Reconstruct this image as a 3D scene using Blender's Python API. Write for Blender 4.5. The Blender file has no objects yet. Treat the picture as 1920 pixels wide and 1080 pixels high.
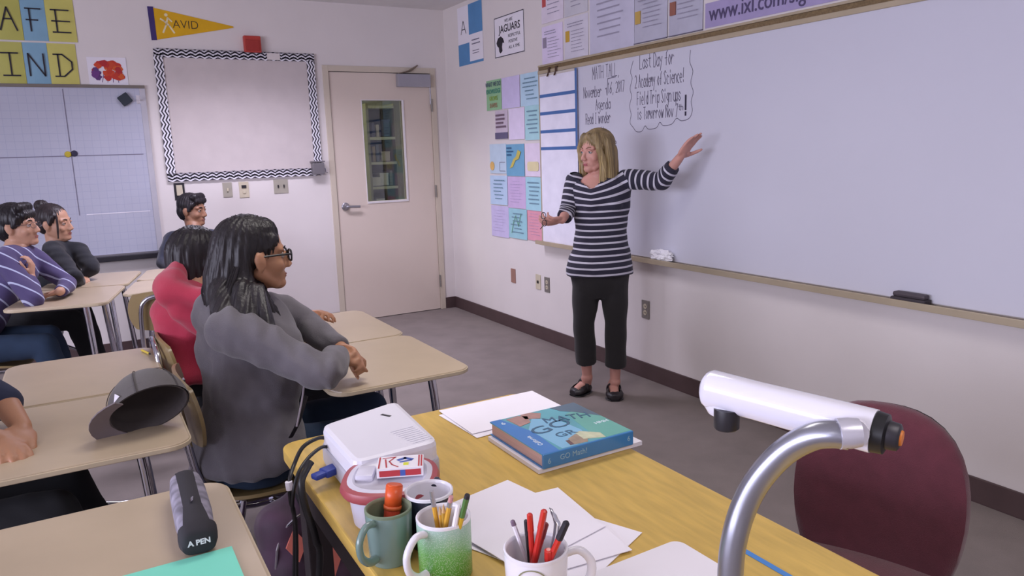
import bpy, bmesh, math, random
import numpy as np
from mathutils import Vector, Matrix, noise
random.seed(7)
SC = bpy.context.scene
COL = SC.collection
PI = math.pi
V3 = Vector

# ---------------------------------------------------------------- camera, light, exposure
cam_d = bpy.data.cameras.new('camera'); cam = bpy.data.objects.new('camera', cam_d); COL.objects.link(cam)
cam_d.sensor_width = 36.0; cam_d.lens = 1393.5/1920*36; cam_d.clip_start = 0.05
yaw, pit, rol = 0.5204, 0.1833, -0.0312
_f = V3((math.sin(yaw)*math.cos(pit), math.cos(yaw)*math.cos(pit), -math.sin(pit)))
_r = V3((math.cos(yaw), -math.sin(yaw), 0)); _u = _r.cross(_f)
_r2 = _r*math.cos(rol)+_u*math.sin(rol); _u2 = -_r*math.sin(rol)+_u*math.cos(rol)
m = Matrix((( _r2.x,_u2.x,-_f.x,-2.9713),(_r2.y,_u2.y,-_f.y,-6.261),(_r2.z,_u2.z,-_f.z,1.4445),(0,0,0,1)))
cam.matrix_world = m; SC.camera = cam
SC.view_settings.view_transform = 'Standard'; SC.view_settings.look = 'None'
SC.view_settings.gamma = 1.0; SC.view_settings.use_curve_mapping = False
SC.view_settings.exposure = 0.42
w = bpy.data.worlds.new('daylight'); SC.world = w; w.use_nodes = True
w.node_tree.nodes['Background'].inputs[0].default_value = (0.62, 0.66, 0.85, 1)
w.node_tree.nodes['Background'].inputs[1].default_value = 1.0
RX, RY, RH = -7.4, -9.2, 2.677          # room: x RX..0, y RY..0
def area(name, loc, rot, sx, sy, power, col):
    l = bpy.data.lights.new(name, 'AREA'); l.shape = 'RECTANGLE'; l.size = sx; l.size_y = sy
    l.energy = power; l.color = col
    o = bpy.data.objects.new(name, l); COL.objects.link(o); o.location = loc; o.rotation_euler = rot
    return o
TROFFERS = [(-1.9,-6.9),(-1.9,-4.1),(-1.9,-1.35),(-4.9,-6.9),(-4.9,-4.1),(-4.9,-1.35)]
TP = {(-1.9,-4.1):9,(-1.9,-1.35):32,(-1.9,-6.9):13,(-4.9,-6.9):8,(-4.9,-4.1):3,(-4.9,-1.35):.3}
for (x, y) in TROFFERS:
    lp = area('ceiling_lamp', (x, y, RH-0.055), (0,0,0), 1.1, 0.5, TP[(x,y)], (0.86,0.81,1.0) if y > -2 else (1.0,0.94,0.90)); lp.data.spread = 2.3   # louvred fittings
area('window_daylight', (RX+0.12, -5.2, 1.62), (0, -PI/2, 0), 1.3, 4.6, 175, (0.80,0.79,1.0))

# ---------------------------------------------------------------- materials
def lin(c):
    c = c/255.0
    return c/12.92 if c <= 0.04045 else ((c+0.055)/1.055)**2.4
def rgb(c): return (lin(c[0]), lin(c[1]), lin(c[2]), 1)
MATS = {}
def mat(name, c, rough=0.6, metal=0.0, var=0.06, scale=8.0, bump=0.0, bscale=60.0, coat=0.0, sheen=0.0, sss=0.0, stretch=(1,1,1), spec=0.5, detail=3):
    if name in MATS: return MATS[name]
    M = bpy.data.materials.new(name); M.use_nodes = True; nt = M.node_tree; N = nt.nodes; L = nt.links
    b = N['Principled BSDF']; b.inputs['Roughness'].default_value = rough; b.inputs['Metallic'].default_value = metal
    b.inputs['Specular IOR Level'].default_value = spec
    if coat: b.inputs['Coat Weight'].default_value = coat; b.inputs['Coat Roughness'].default_value = 0.1
    if sheen: b.inputs['Sheen Weight'].default_value = sheen
    if sss: b.inputs['Subsurface Weight'].default_value = sss; b.inputs['Subsurface Radius'].default_value = (0.02,0.008,0.005); b.inputs['Subsurface Scale'].default_value = 0.3
    tc = N.new('ShaderNodeTexCoord'); mp = N.new('ShaderNodeMapping'); mp.inputs['Scale'].default_value = stretch
    L.new(tc.outputs['Object'], mp.inputs[0])
    nz = N.new('ShaderNodeTexNoise'); nz.inputs['Scale'].default_value = scale; nz.inputs['Detail'].default_value = detail
    L.new(mp.outputs[0], nz.inputs['Vector'])
    cr = N.new('ShaderNodeValToRGB'); base = rgb(c)
    cr.color_ramp.elements[0].position = 0.3; cr.color_ramp.elements[1].position = 0.7
    cr.color_ramp.elements[0].color = tuple(min(1, v*(1-var)) for v in base[:3])+(1,)
    cr.color_ramp.elements[1].color = tuple(min(1, v*(1+var)) for v in base[:3])+(1,)
    L.new(nz.outputs['Fac'], cr.inputs[0]); L.new(cr.outputs[0], b.inputs['Base Color'])
    if bump:
        n2 = N.new('ShaderNodeTexNoise'); n2.inputs['Scale'].default_value = bscale; n2.inputs['Detail'].default_value = 4
        L.new(mp.outputs[0], n2.inputs['Vector'])
        bp = N.new('ShaderNodeBump'); bp.inputs['Strength'].default_value = bump; bp.inputs['Distance'].default_value = 0.004
        L.new(n2.outputs['Fac'], bp.inputs['Height']); L.new(bp.outputs[0], b.inputs['Normal'])
    MATS[name] = M
    return M
def math_node(N, L, op, a, b=None):
    n = N.new('ShaderNodeMath'); n.operation = op
    for i, v in enumerate((a, b)):
        if v is None: continue
        if isinstance(v, (int, float)): n.inputs[i].default_value = v
        else: L.new(v, n.inputs[i])
    return n.outputs[0]
def stripe_mat(name, c1, c2, period, duty, rough=0.85, wob=0.0):
    """c2 stripes on c1 along the vertex attribute 'run' (metres)"""
    M = mat(name, c1, rough, sheen=0.1, bump=0.15, bscale=300); nt = M.node_tree; N = nt.nodes; L = nt.links
    at = N.new('ShaderNodeAttribute'); at.attribute_name = 'run'
    x = math_node(N, L, 'DIVIDE', at.outputs['Fac'], period)
    fr = math_node(N, L, 'FRACT', x)
    ls = math_node(N, L, 'LESS_THAN', fr, duty)
    mx = N.new('ShaderNodeMix'); mx.data_type = 'RGBA'
    mx.inputs[6].default_value = rgb(c1); mx.inputs[7].default_value = rgb(c2)
    L.new(ls, mx.inputs[0]); L.new(mx.outputs[2], N['Principled BSDF'].inputs['Base Color'])
    return M

# ---------------------------------------------------------------- object plumbing
WM = {}
def empty(name, loc=(0,0,0), rot=None, label=None, cat=None, group=None):
    o = bpy.data.objects.new(name, None); COL.objects.link(o); o.empty_display_size = 0.05
    Mx = Matrix.Translation(loc)
    if rot is not None: Mx = Mx @ (rot.to_4x4() if isinstance(rot, Matrix) else Matrix.Rotation(rot, 4, 'Z'))
    o.matrix_world = Mx; WM[o.name] = Mx
    tag(o, label, cat, group)
    return o
def tag(o, label=None, cat=None, group=None, kind=None):
    if label: o['label'] = label
    if cat: o['category'] = cat
    if group: o['group'] = group
    if kind: o['kind'] = kind
    return o
def link(name, me, m, parent=None, world=False, label=None, smooth=False, mx=None):
    """me: Mesh or BMesh. world=True: coordinates are world ones; else local to parent"""
    if isinstance(me, bmesh.types.BMesh):
        d = bpy.data.meshes.new(name); me.to_mesh(d); me.free(); me = d
    if m is not None and len(me.materials) == 0: me.materials.append(m)
    if smooth:
        me.polygons.foreach_set('use_smooth', [True]*len(me.polygons)); me.set_sharp_from_angle(angle=0.9)
    o = bpy.data.objects.new(name, me); COL.objects.link(o)
    if parent is not None:
        o.parent = parent
        if world: me.transform(WM[parent.name].inverted())
        WM[o.name] = WM[parent.name].copy()
        if mx is not None: o.matrix_basis = mx; WM[o.name] = WM[parent.name] @ mx
    else:
        if mx is not None: o.matrix_world = mx
        WM[o.name] = mx.copy() if mx is not None else Matrix.Identity(4)
    if label: o['label'] = label
    return o
def copy_tree(o, parent=None):
    c = o.copy(); COL.objects.link(c)
    if parent is not None: c.parent = parent
    for ch in list(o.children): copy_tree(ch, c)
    return c

# ---------------------------------------------------------------- mesh makers
def box(bm, c, s, rot=None, bevel=0.0, seg=2):
    g = bmesh.ops.create_cube(bm, size=1.0); vs = g['verts']
    Mx = Matrix.Translation(c) @ (rot.to_4x4() if rot is not None else Matrix.Identity(4)) @ Matrix.Diagonal((s[0],s[1],s[2],1))
    bmesh.ops.transform(bm, matrix=Mx, verts=vs)
    if bevel:
        es = list({e for v in vs for e in v.link_edges})
        bmesh.ops.bevel(bm, geom=es, offset=bevel, segments=seg, affect='EDGES', profile=0.6)
    return bm
def boxm(*a, **k): return box(bmesh.new(), *a, **k)
def b2(lo, hi, bevel=0.0):
    lo = V3(lo); hi = V3(hi); return boxm((lo+hi)/2, (abs(hi.x-lo.x), abs(hi.y-lo.y), abs(hi.z-lo.z)), bevel=bevel)
def smooth_path(pts, n=6):
    P = [V3(p) for p in pts]; out = []
    for i in range(len(P)-1):
        p0 = P[max(i-1,0)]; p1 = P[i]; p2 = P[i+1]; p3 = P[min(i+2,len(P)-1)]
        for k in range(n):
            t = k/n
            out.append(0.5*((2*p1)+(p2-p0)*t+(2*p0-5*p1+4*p2-p3)*t*t+(3*p1-p0-3*p2+p3)*t*t*t))
    out.append(P[-1]); return out
def tube(bm, pts, r, seg=10, smooth=0, flat=1.0, caps=True, closed=False):
    P = smooth_path(pts, smooth) if smooth else [V3(p) for p in pts]
    R = r if isinstance(r, (list, tuple)) else [r]*len(P)
    if len(R) != len(P): R = [R[0]+(R[-1]-R[0])*i/(len(P)-1) for i in range(len(P))] if len(R) == 2 else [R[min(len(R)-1, int(i*len(R)/len(P)))] for i in range(len(P))]
    t0 = (P[1]-P[0]).normalized(); a = t0.orthogonal().normalized(); rings = []
    n = len(P)
    for i, p in enumerate(P):
        if closed: t = (P[(i+1)%n]-P[(i-1)%n]).normalized()
        else: t = (P[min(i+1,n-1)]-P[max(i-1,0)]).normalized()
        a = (a - t*a.dot(t))
        a = a.normalized() if a.length > 1e-6 else t.orthogonal().normalized()
        b = t.cross(a)
        rings.append([bm.verts.new(p+a*math.cos(2*PI*k/seg)*R[i]+b*math.sin(2*PI*k/seg)*R[i]*flat) for k in range(seg)])
    rr = list(zip(rings, rings[1:]+rings[:1])) if closed else list(zip(rings, rings[1:]))
    for A, B in rr:
        for k in range(seg): bm.faces.new((A[k],A[(k+1)%seg],B[(k+1)%seg],B[k]))
    if caps and not closed: bm.faces.new(rings[0][::-1]); bm.faces.new(rings[-1])
    return bm
def tubem(*a, **k): return tube(bmesh.new(), *a, **k)
def lathe(bm, prof, c=(0,0,0), seg=32, sx=1.0, sy=1.0):
    """profile [(r,z)...]; r=0 ends close"""
    rings = []
    for r, z in prof:
        if r < 1e-6: rings.append([bm.verts.new((c[0], c[1], c[2]+z))])
        else: rings.append([bm.verts.new((c[0]+r*sx*math.cos(2*PI*k/seg), c[1]+r*sy*math.sin(2*PI*k/seg), c[2]+z)) for k in range(seg)])
    for A, B in zip(rings, rings[1:]):
        for k in range(seg):
            k2 = (k+1) % seg
            if len(A) == 1 and len(B) == 1: continue
            if len(A) == 1: bm.faces.new((A[0], B[k2], B[k]))
            elif len(B) == 1: bm.faces.new((A[k], A[k2], B[0]))
            else: bm.faces.new((A[k], A[k2], B[k2], B[k]))
    bmesh.ops.recalc_face_normals(bm, faces=bm.faces[:])
    return bm
def lathem(*a, **k): return lathe(bmesh.new(), *a, **k)
def prism(bm, pts, z0, z1, bevel=0.0):
    A = [bm.verts.new((x, y, z0)) for x, y in pts]; B = [bm.verts.new((x, y, z1)) for x, y in pts]
    n = len(pts); f0 = bm.faces.new(A[::-1]); f1 = bm.faces.new(B)
    for k in range(n): bm.faces.new((A[k], A[(k+1)%n], B[(k+1)%n], B[k]))
    bmesh.ops.recalc_face_normals(bm, faces=bm.faces[:])
    if bevel:
        es = [e for f in (f0, f1) for e in f.edges]
        bmesh.ops.bevel(bm, geom=es, offset=bevel, segments=2, affect='EDGES', profile=0.6)
    return bm
def prismm(*a, **k): return prism(bmesh.new(), *a, **k)
def rrect(x0, y0, x1, y1, r, n=6):
    out = []
    for cx, cy, a0 in ((x1-r,y1-r,0),(x0+r,y1-r,90),(x0+r,y0+r,180),(x1-r,y0+r,270)):
        for k in range(n+1):
            a = math.radians(a0+90*k/n); out.append((cx+r*math.cos(a), cy+r*math.sin(a)))
    return out
TMP = bpy.data.scenes.new('workshop')
def evaluated(o):
    TMP.collection.objects.link(o); vl = TMP.view_layers[0]; vl.update(); dg = vl.depsgraph
    return bpy.data.meshes.new_from_object(o.evaluated_get(dg), depsgraph=dg)
def text_mesh(s, size, align='CENTER', ext=0.0004, shear=0.0, sx=1.0, off=0.0, space=1.0):
    cu = bpy.data.curves.new('lettering', 'FONT'); cu.body = s; cu.size = size; cu.align_x = align; cu.align_y = 'CENTER'
    cu.extrude = ext; cu.shear = shear; cu.resolution_u = 3; cu.offset = off; cu.space_character = space
    o = bpy.data.objects.new('lettering', cu); me = evaluated(o)
    bpy.data.objects.remove(o); bpy.data.curves.remove(cu)
    me.materials.clear()
    if sx != 1.0: me.transform(Matrix.Diagonal((sx,1,1,1)))
    return me
def text(parent, s, size, u, v, w, m, rot=0.0, name='lettering', **k):
    me = text_mesh(s, size, **k); me.transform(Matrix.Translation((u, v, w)) @ Matrix.Rotation(rot, 4, 'Z'))
    return link(name, me, m, parent)

# ---------------------------------------------------------------- continuous surfaces (voxel union)
def _usphere(seg):
    rn = seg//2+2; V = [(0,0,1)]; F = []
    for j in range(1, rn):
        p = PI*j/rn
        V += [(math.sin(p)*math.cos(2*PI*i/seg), math.sin(p)*math.sin(2*PI*i/seg), math.cos(p)) for i in range(seg)]
    V.append((0,0,-1)); last = len(V)-1
    for i in range(seg): F.append((0,1+i,1+(i+1)%seg)); F.append((last, 1+(rn-2)*seg+(i+1)%seg, 1+(rn-2)*seg+i))
    for j in range(rn-2):
        for i in range(seg): F.append((1+j*seg+i, 1+(j+1)*seg+i, 1+(j+1)*seg+(i+1)%seg, 1+j*seg+(i+1)%seg))
    return np.array(V), F
USPH = {}
class Blob:
    def __init__(s): s.V = []; s.F = []; s.n = 0
    def add(s, V, F):
        s.V.append(np.asarray(V, dtype=float)); n = s.n; s.F += [tuple(i+n for i in f) for f in F]; s.n += len(V)
    def ell(s, c, r, rot=None, seg=20):
        if seg not in USPH: USPH[seg] = _usphere(seg)
        V, F = USPH[seg]; r = (r, r, r) if isinstance(r, (int, float)) else r
        W = V*np.array(r)
        if rot is not None: W = W @ np.array(rot.to_3x3()).T
        s.add(W+np.array(c), F); return s
    def cap(s, a, b, r0, r1, end0=True, end1=True, seg=18):
        a = V3(a); b = V3(b); d = b-a
        if d.length < 1e-5: s.ell(a, r0); return s
        q = np.array(d.to_track_quat('Z', 'Y').to_matrix()); th = np.arange(seg)*2*PI/seg
        ring = np.stack([np.cos(th), np.sin(th), np.zeros(seg)], 1)
        V = np.concatenate([(ring*r0)@q.T+np.array(a), (ring*r1)@q.T+np.array(b)])
        F = [(i, (i+1)%seg, seg+(i+1)%seg, seg+i) for i in range(seg)]+[tuple(range(seg))[::-1], tuple(range(seg, 2*seg))]
        s.add(V, F)
        if end0: s.ell(a, r0*0.995, seg=seg)
        if end1: s.ell(b, r1*0.995, seg=seg)
        return s
    def chain(s, pts, rs, **k):
        for i in range(len(pts)-1): s.cap(pts[i], pts[i+1], rs[i], rs[i+1], **k)
        return s
    def loft(s, secs, n=28, pw=1.0):
        """secs: (centre, S vector*halfwidth, F vector*halfdepth)"""
        V = []; F = []
        for c, S, Fv in secs:
            c = V3(c)
            for k in range(n):
                a = 2*PI*k/n; ca, sa = math.cos(a), math.sin(a)
                ca = math.copysign(abs(ca)**pw, ca); sa = math.copysign(abs(sa)**pw, sa)
                V.append(tuple(c+V3(S)*ca+V3(Fv)*sa))
        for j in range(len(secs)-1):
            for k in range(n): F.append((j*n+k, j*n+(k+1)%n, (j+1)*n+(k+1)%n, (j+1)*n+k))
        F += [tuple(range(n))[::-1], tuple(range((len(secs)-1)*n, len(secs)*n))]
        s.add(V, F); return s
    def raw(s):
        d = bpy.data.meshes.new('blob'); d.from_pydata(np.concatenate(s.V).tolist(), [], s.F)
        bm = bmesh.new(); bm.from_mesh(d); bmesh.ops.recalc_face_normals(bm, faces=bm.faces[:]); bm.to_mesh(d); bm.free(); return d
    def mesh(s, voxel=0.006, it=6, keep=None, disp=None, attr=None):
        d = s.raw()
        o = bpy.data.objects.new('blob', d)
        r = o.modifiers.new('r', 'REMESH'); r.mode = 'VOXEL'; r.voxel_size = voxel; r.adaptivity = 0
        if it: q = o.modifiers.new('s', 'SMOOTH'); q.factor = 0.5; q.iterations = it
        me = evaluated(o)
        bpy.data.objects.remove(o); bpy.data.meshes.remove(d)
        n = len(me.vertices); co = np.empty(n*3); me.vertices.foreach_get('co', co); co = co.reshape(-1, 3)
        if disp is not None:
            nr = np.empty(n*3); me.vertex_normals.foreach_get('vector', nr); nr = nr.reshape(-1, 3)
            co = co + nr*disp(co, nr)[:, None]; me.vertices.foreach_set('co', co.ravel())
        if attr is not None:
            at = me.attributes.new('run', 'FLOAT', 'POINT'); at.data.foreach_set('value', attr(co).astype(np.float32))
        if keep is not None:
            bm = bmesh.new(); bm.from_mesh(me); kk = keep(co)
            bm.verts.ensure_lookup_table()
            bmesh.ops.delete(bm, geom=[v for v in bm.verts if not kk[v.index]], context='VERTS')
            bm.to_mesh(me); bm.free()
        me.polygons.foreach_set('use_smooth', [True]*len(me.polygons)); me.update()
        return me
def folds(amp, f=14.0, seed=0, down=0.35):
    rs = np.random.RandomState(seed); K = rs.normal(size=(9,3))*f*1.5; K[4:] *= 2.1; K[:,2] *= (0.6+down); ph = rs.rand(9)*6.28
    def fn(co, nr):
        w = np.zeros(len(co))
        for i_, (k, p) in enumerate(zip(K, ph)): w += (1 if i_ < 4 else .45)*np.sin(co@k + p + 0.8*np.sin(co@k[[1,2,0]]*0.6))
        return amp*(w/3.0)
    return fn
def frame(fwd, up=(0,0,1)):
    """head matrix: X forward, Y left, Z up"""
    f = V3(fwd).normalized(); u = V3(up); l = u.cross(f).normalized(); u = f.cross(l)
    return Matrix(((f.x,l.x,u.x),(f.y,l.y,u.y),(f.z,l.z,u.z)))

# ---------------------------------------------------------------- stroke lettering for marker handwriting (4 x 8 grid, baseline at 2)
GL = {'A':'02 28 42/15 35','D':'02 08 28 46 44 22 02','F':'02 08 48/05 35','H':'02 08/42 48/05 45','L':'08 02 42','M':'02 08 24 48 42','N':'02 08 42 48',
'R':'02 08 38 47 46 35 05/25 42','S':'47 28 07 16 34 43 22 03','T':'08 48/28 22','U':'08 03 22 43 48','I':'28 22/18 38/12 32','2':'07 28 47 45 02 42','0':'22 04 06 28 46 44 22','1':'17 28 22','7':'08 48 12',
'6':'48 15 03 22 43 35 04','4':'38 04 44/38 32','!':'28 24/23 22',',':'22 11','a':'45 26 04 03 22 43/46 43 42','b':'08 02/05 36 44 32 02','c':'45 26 04 22 42','d':'48 42/44 26 04 22 43','e':'04 44 45 26 04 22 42',
'f':'48 27 22/05 35','g':'46 26 04 23 43/46 41 20 01','h':'08 02/05 26 45 42','i':'26 22/28 27','k':'08 02/46 04 42','l':'28 22','m':'06 02/05 16 24 36 45 42','n':'06 02/05 26 45 42','o':'26 04 22 44 26',
'p':'06 00/05 36 44 32 03','r':'06 02/04 26 45','s':'45 26 05 24 43 22 03','t':'28 23 42/06 46','u':'06 03 22 43/46 42','v':'06 22 46','w':'06 12 25 32 46','y':'06 24/46 10','#':'04 14 22 28 98'}
def stroke_text(bm, s, u, v, h, w, width=None, sx=0.72, adv=1.12, jit=0.03, slope=0.0):
    x = u
    if width: n_, sp_n = len(s)-s.count(' '), s.count(' '); cwf = width/(n_*1.28+sp_n*.9); 
    for ch in s:
        if ch == ' ': x += (cwf*.9 if width else h*0.42); continue
        cw = cwf if width else h*sx*0.62; low = ch.islower()
        for st in GL.get(ch, '02 28 42').split('/'):
            pts = [(x+int(p[0])/4*cw+random.uniform(-jit,jit)*h*0.5, v+slope*(x-u)+(int(p[1])-2)/6*h+random.uniform(-jit,jit)*h*0.5) for p in st.split()]
            ribbon(bm, pts, w)
        x += cw*1.28 if width else cw*adv+h*0.09
    return x
def ribbon(bm, pts, w, z=0.0):
    for (x0,y0),(x1,y1) in zip(pts, pts[1:]):
        dx, dy = x1-x0, y1-y0; l = math.hypot(dx,dy) or 1e-6; nx, ny = -dy/l*w/2, dx/l*w/2; ex, ey = dx/l*w*0.3, dy/l*w*0.3
        A = [(x0+nx-ex,y0+ny-ey),(x0-nx-ex,y0-ny-ey),(x1-nx+ex,y1-ny+ey),(x1+nx+ex,y1+ny+ey)]
        bm.faces.new([bm.verts.new((a, b, z)) for a, b in A])
def print_lines(bm, u0, v0, u1, v1, n, th=0.35, z=0.0, words=True, ind=0.0):
    H = (v1-v0)/n
    for i in range(n):
        v = v1-(i+0.5)*H; x = u0+random.uniform(0, ind)*(u1-u0); end = u1-random.uniform(0, 0.35)*(u1-u0)
        while x < end:
            l = min(random.uniform(0.06,0.2)*(u1-u0), end-x) if words else end-x
            ribbon(bm, [(x, v), (x+l, v)], H*th, z); x += l+0.03*(u1-u0)
RW = Matrix(((0,0,-1,0),(-1,0,0,0),(0,1,0,0),(0,0,0,1)))      # right wall: u=-y, v=z, out=-x
BW = Matrix(((1,0,0,0),(0,0,-1,0),(0,1,0,0),(0,0,0,1)))        # back wall: u=x, v=z, out=-y
def on_right(y, z, out=0.0): return Matrix.Translation((-out, y, z)) @ RW
def on_back(x, z, out=0.0): return Matrix.Translation((x, -out, z)) @ BW

# ---------------------------------------------------------------- shared materials
m_wall = mat('wall_paint', (226,219,216), 0.7, var=0.02, scale=3, bump=0.08, bscale=220)
m_ceil = mat('ceiling_paint', (225,222,220), 0.85, var=0.03, scale=6, bump=0.15, bscale=120)
m_carpet = mat('grey_carpet', (132,122,118), 0.95, var=0.10, scale=5, bump=0.5, bscale=420, detail=8)
m_base = mat('maroon_brown_rubber', (80,62,62), 0.5, var=0.1)
m_board = mat('whiteboard_enamel', (212,212,224), 0.32, var=0.01, scale=2, spec=0.4)
m_rail = mat('tan_aluminium', (190,176,150), 0.4, 0.35, var=0.05)
m_cork = mat('cork_strip', (124,104,74), 0.9, var=0.2, scale=120)
m_alu = mat('grey_aluminium', (160,158,165), 0.35, 0.7, var=0.04)
m_white = mat('white_paper', (236,232,240), 0.75, var=0.015, scale=10)
m_paper = mat('bright_copy_paper', (244,240,250), 0.8, var=0.01)
m_ink = mat('black_ink', (38,34,44), 0.7)
m_inkgrey = mat('grey_print', (122,118,136), 0.8)
m_marker = mat('grey_marker_ink', (112,107,126), 0.6)
m_chrome = mat('chrome', (200,200,212), 0.12, 1.0, var=0.02)
m_desktop = mat('tan_speckled_laminate', (186,168,142), 0.32, var=0.07, scale=5, spec=0.6, detail=6)
m_edge = mat('cream_edge_band', (200,184,156), 0.4)
m_plastic = mat('olive_tan_plastic', (148,128,88), 0.3, var=0.06, spec=0.6)
m_black = mat('black_plastic', (24,24,28), 0.4)
m_dark = mat('dark_grey_steel', (60,58,64), 0.45, 0.5)
m_beige = mat('beige_plastic', (206,196,172), 0.45)
m_doorp = mat('cream_door_paint', (218,203,190), 0.5, var=0.02, scale=2)
m_framep = mat('cream_frame_paint', (206,194,176), 0.45, var=0.02)
m_metalplate = mat('brushed_steel_plate', (150,146,140), 0.4, 0.6)

# ================================================================ THE ROOM
def struct(name, bm, m, parent=None, **k):
    o = link(name, bm, m, parent, **k)
    if parent is None: o['kind'] = 'structure'
    return o
struct('floor', b2((RX-.1,RY-.1,-.1),(.12,2.2,0)), m_carpet)
struct('ceiling', b2((RX-.1,RY-.1,RH),(.12,2.2,RH+.1)), m_ceil)
struct('wall_right', b2((0,RY-.1,0),(.12,.12,RH)), m_wall)
# back wall with the doorway cut out
DX0, DX1, DH = -1.070, -0.1595, 2.13
bm = bmesh.new(); FW = 0.05
for lo, hi in (((RX-.1,0,0),(DX0-FW,.12,RH)), ((DX1+FW,0,0),(0,.12,RH)), ((DX0-FW,0,DH+FW),(DX1+FW,.12,RH))):
    box(bm, tuple((a+b)/2 for a, b in zip(lo, hi)), tuple(b-a for a, b in zip(lo, hi)))
struct('wall_back', bm, m_wall)
# left wall with one long window band, rear wall plain
bm = bmesh.new()
for lo, hi in (((RX-.12,RY,0),(RX,0,.95)), ((RX-.12,RY,2.3),(RX,0,RH)), ((RX-.12,RY,.95),(RX,-7.55,2.3)), ((RX-.12,-2.85,.95),(RX,0,2.3))):
    box(bm, tuple((a+b)/2 for a, b in zip(lo, hi)), tuple(b-a for a, b in zip(lo, hi)))
struct('wall_left', bm, m_wall)
struct('wall_front', b2((RX-.1,RY-.12,0),(.12,RY,RH)), m_wall)
wf = bmesh.new()
for y in (-7.55,-6.0,-4.45,-2.85): box(wf, (RX-.06,y,1.625), (.06,.05,1.4))
for z in (.95,2.3): box(wf, (RX-.06,-5.2,z), (.06,4.75,.05))
struct('window_1', wf, m_alu)
struct('baseboard_right', b2((-.012,RY,0),(0,0,.103), .003), m_base)
struct('baseboard_back', b2((DX1+.052,-.012,0),(-.012,0,.103), .003), m_base)
struct('baseboard_left', b2((RX,-.012,0),(DX0-.052,0,.103), .003), m_base)
# far room seen through the door window
struct('wall_corridor', b2((-4.2,2.0,0),(1.4,2.1,RH)), mat('dim_green_grey_paint', (140,138,120), 0.8))
struct('wall_corridor_side', b2((.5,.12,0),(.6,2.0,RH)), mat('dim_green_grey_paint', (140,138,120), 0.8))
struct('wall_corridor_end', b2((-4.2,.12,0),(-4.1,2.0,RH)), mat('dim_green_grey_paint', (140,138,120), 0.8))
area('corridor_fill', (-1.9,.9,RH-.05), (0,0,0), 1.6, .5, 26, (1,.96,.80))  # unseen fill light added to brighten the far room

# ---- door
dr = empty('door_1', (0,0,0)); dr['kind'] = 'structure'
bm = bmesh.new()
for lo, hi in (((DX0-FW,-.012,0),(DX0-.003,.10,DH+FW)), ((DX1+.003,-.012,0),(DX1+FW,.10,DH+FW)), ((DX0-.003,-.012,DH+.003),(DX1+.003,.10,DH+FW))):
    box(bm, tuple((a+b)/2 for a, b in zip(lo, hi)), tuple(b-a for a, b in zip(lo, hi)), bevel=.003)
link('door_frame', bm, m_framep, dr)
WX0, WX1, WZ0, WZ1 = -.800, -.438, 1.042, 1.900
bm = bmesh.new()
for lo, hi in (((DX0,.004,.006),(WX0,.045,DH)), ((WX1,.004,.006),(DX1,.045,DH)), ((WX0,.004,.006),(WX1,.045,WZ0)), ((WX0,.004,WZ1),(WX1,.045,DH))):
    box(bm, tuple((a+b)/2 for a, b in zip(lo, hi)), tuple(b-a for a, b in zip(lo, hi)))
leaf = link('door_leaf', bm, m_doorp, dr)
bm = bmesh.new(); t = .018
for lo, hi in (((WX0-.004,-.004,WZ0-t),(WX1+t,.05,WZ0)), ((WX0-.006,-.004,WZ1),(WX1+t,.05,WZ1+.006)), ((WX0-.006,-.004,WZ0),(WX0,.05,WZ1)), ((WX1,-.004,WZ0),(WX1+t,.05,WZ1))):
    box(bm, tuple((a+b)/2 for a, b in zip(lo, hi)), tuple(b-a for a, b in zip(lo, hi)), bevel=.002)
link('window_bead', bm, mat('pale_bead_metal', (226,220,222), .35), leaf)
g = bpy.data.materials.new('window_glass'); g.use_nodes = True; N = g.node_tree.nodes; L = g.node_tree.links; N.remove(N['Principled BSDF'])
tr = N.new('ShaderNodeBsdfTransparent'); tr.inputs[0].default_value = (.82,.86,.8,1); gl = N.new('ShaderNodeBsdfGlossy'); gl.inputs['Roughness'].default_value = .03
mx = N.new('ShaderNodeMixShader'); mx.inputs[0].default_value = .07
L.new(tr.outputs[0], mx.inputs[1]); L.new(gl.outputs[0], mx.inputs[2]); L.new(mx.outputs[0], N['Material Output'].inputs[0])
link('window_pane', b2((WX0,.022,WZ0),(WX1,.028,WZ1)), g, leaf)
hd = link('door_handle', tube(lathem([(0,0),(.034,0),(.034,.012),(.022,.02),(.016,.05),(0,.05)], seg=24), [(0,0,.045),(.02,0,.052),(.115,-.004,.05)], .011, smooth=4), m_alu, leaf, smooth=True, mx=on_back(-1.005,1.012,-.004))
bm = b2((-.155,-.055,0),(.155,.055,.055), .008)
cl = link('door_closer', bm, mat('silver_grey_paint', (168,166,174), .35, .4), dr, mx=on_back(-.325,2.068,-.004))
link('closer_arm', tube(tubem([(-.14,.055,.03),(-.02,.085,.04),(.045,.13,.03)], .008, flat=.5), [(.045,.13,.03),(-.06,.075,.05)], .006), mat('bronze_arm', (140,126,110), .4, .5), cl)
link('closer_bracket', tubem([(.15,.03,.01),(.165,-.06,.008),(.163,-.2,.006)], .006), m_alu, cl)
for z in (1.10,.27,1.86): link('hinge', tubem([(DX1+.002,-.016,z-.055),(DX1+.002,-.016,z+.055)], .008), m_metalplate, dr)
link('door_gap', b2((DX0-.003,-.0005,0),(DX0+.001,.004,DH)), m_black, dr); link('door_gap', b2((DX0,-.0005,DH-.001),(DX1,.004,DH+.003)), m_black, dr)

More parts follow.
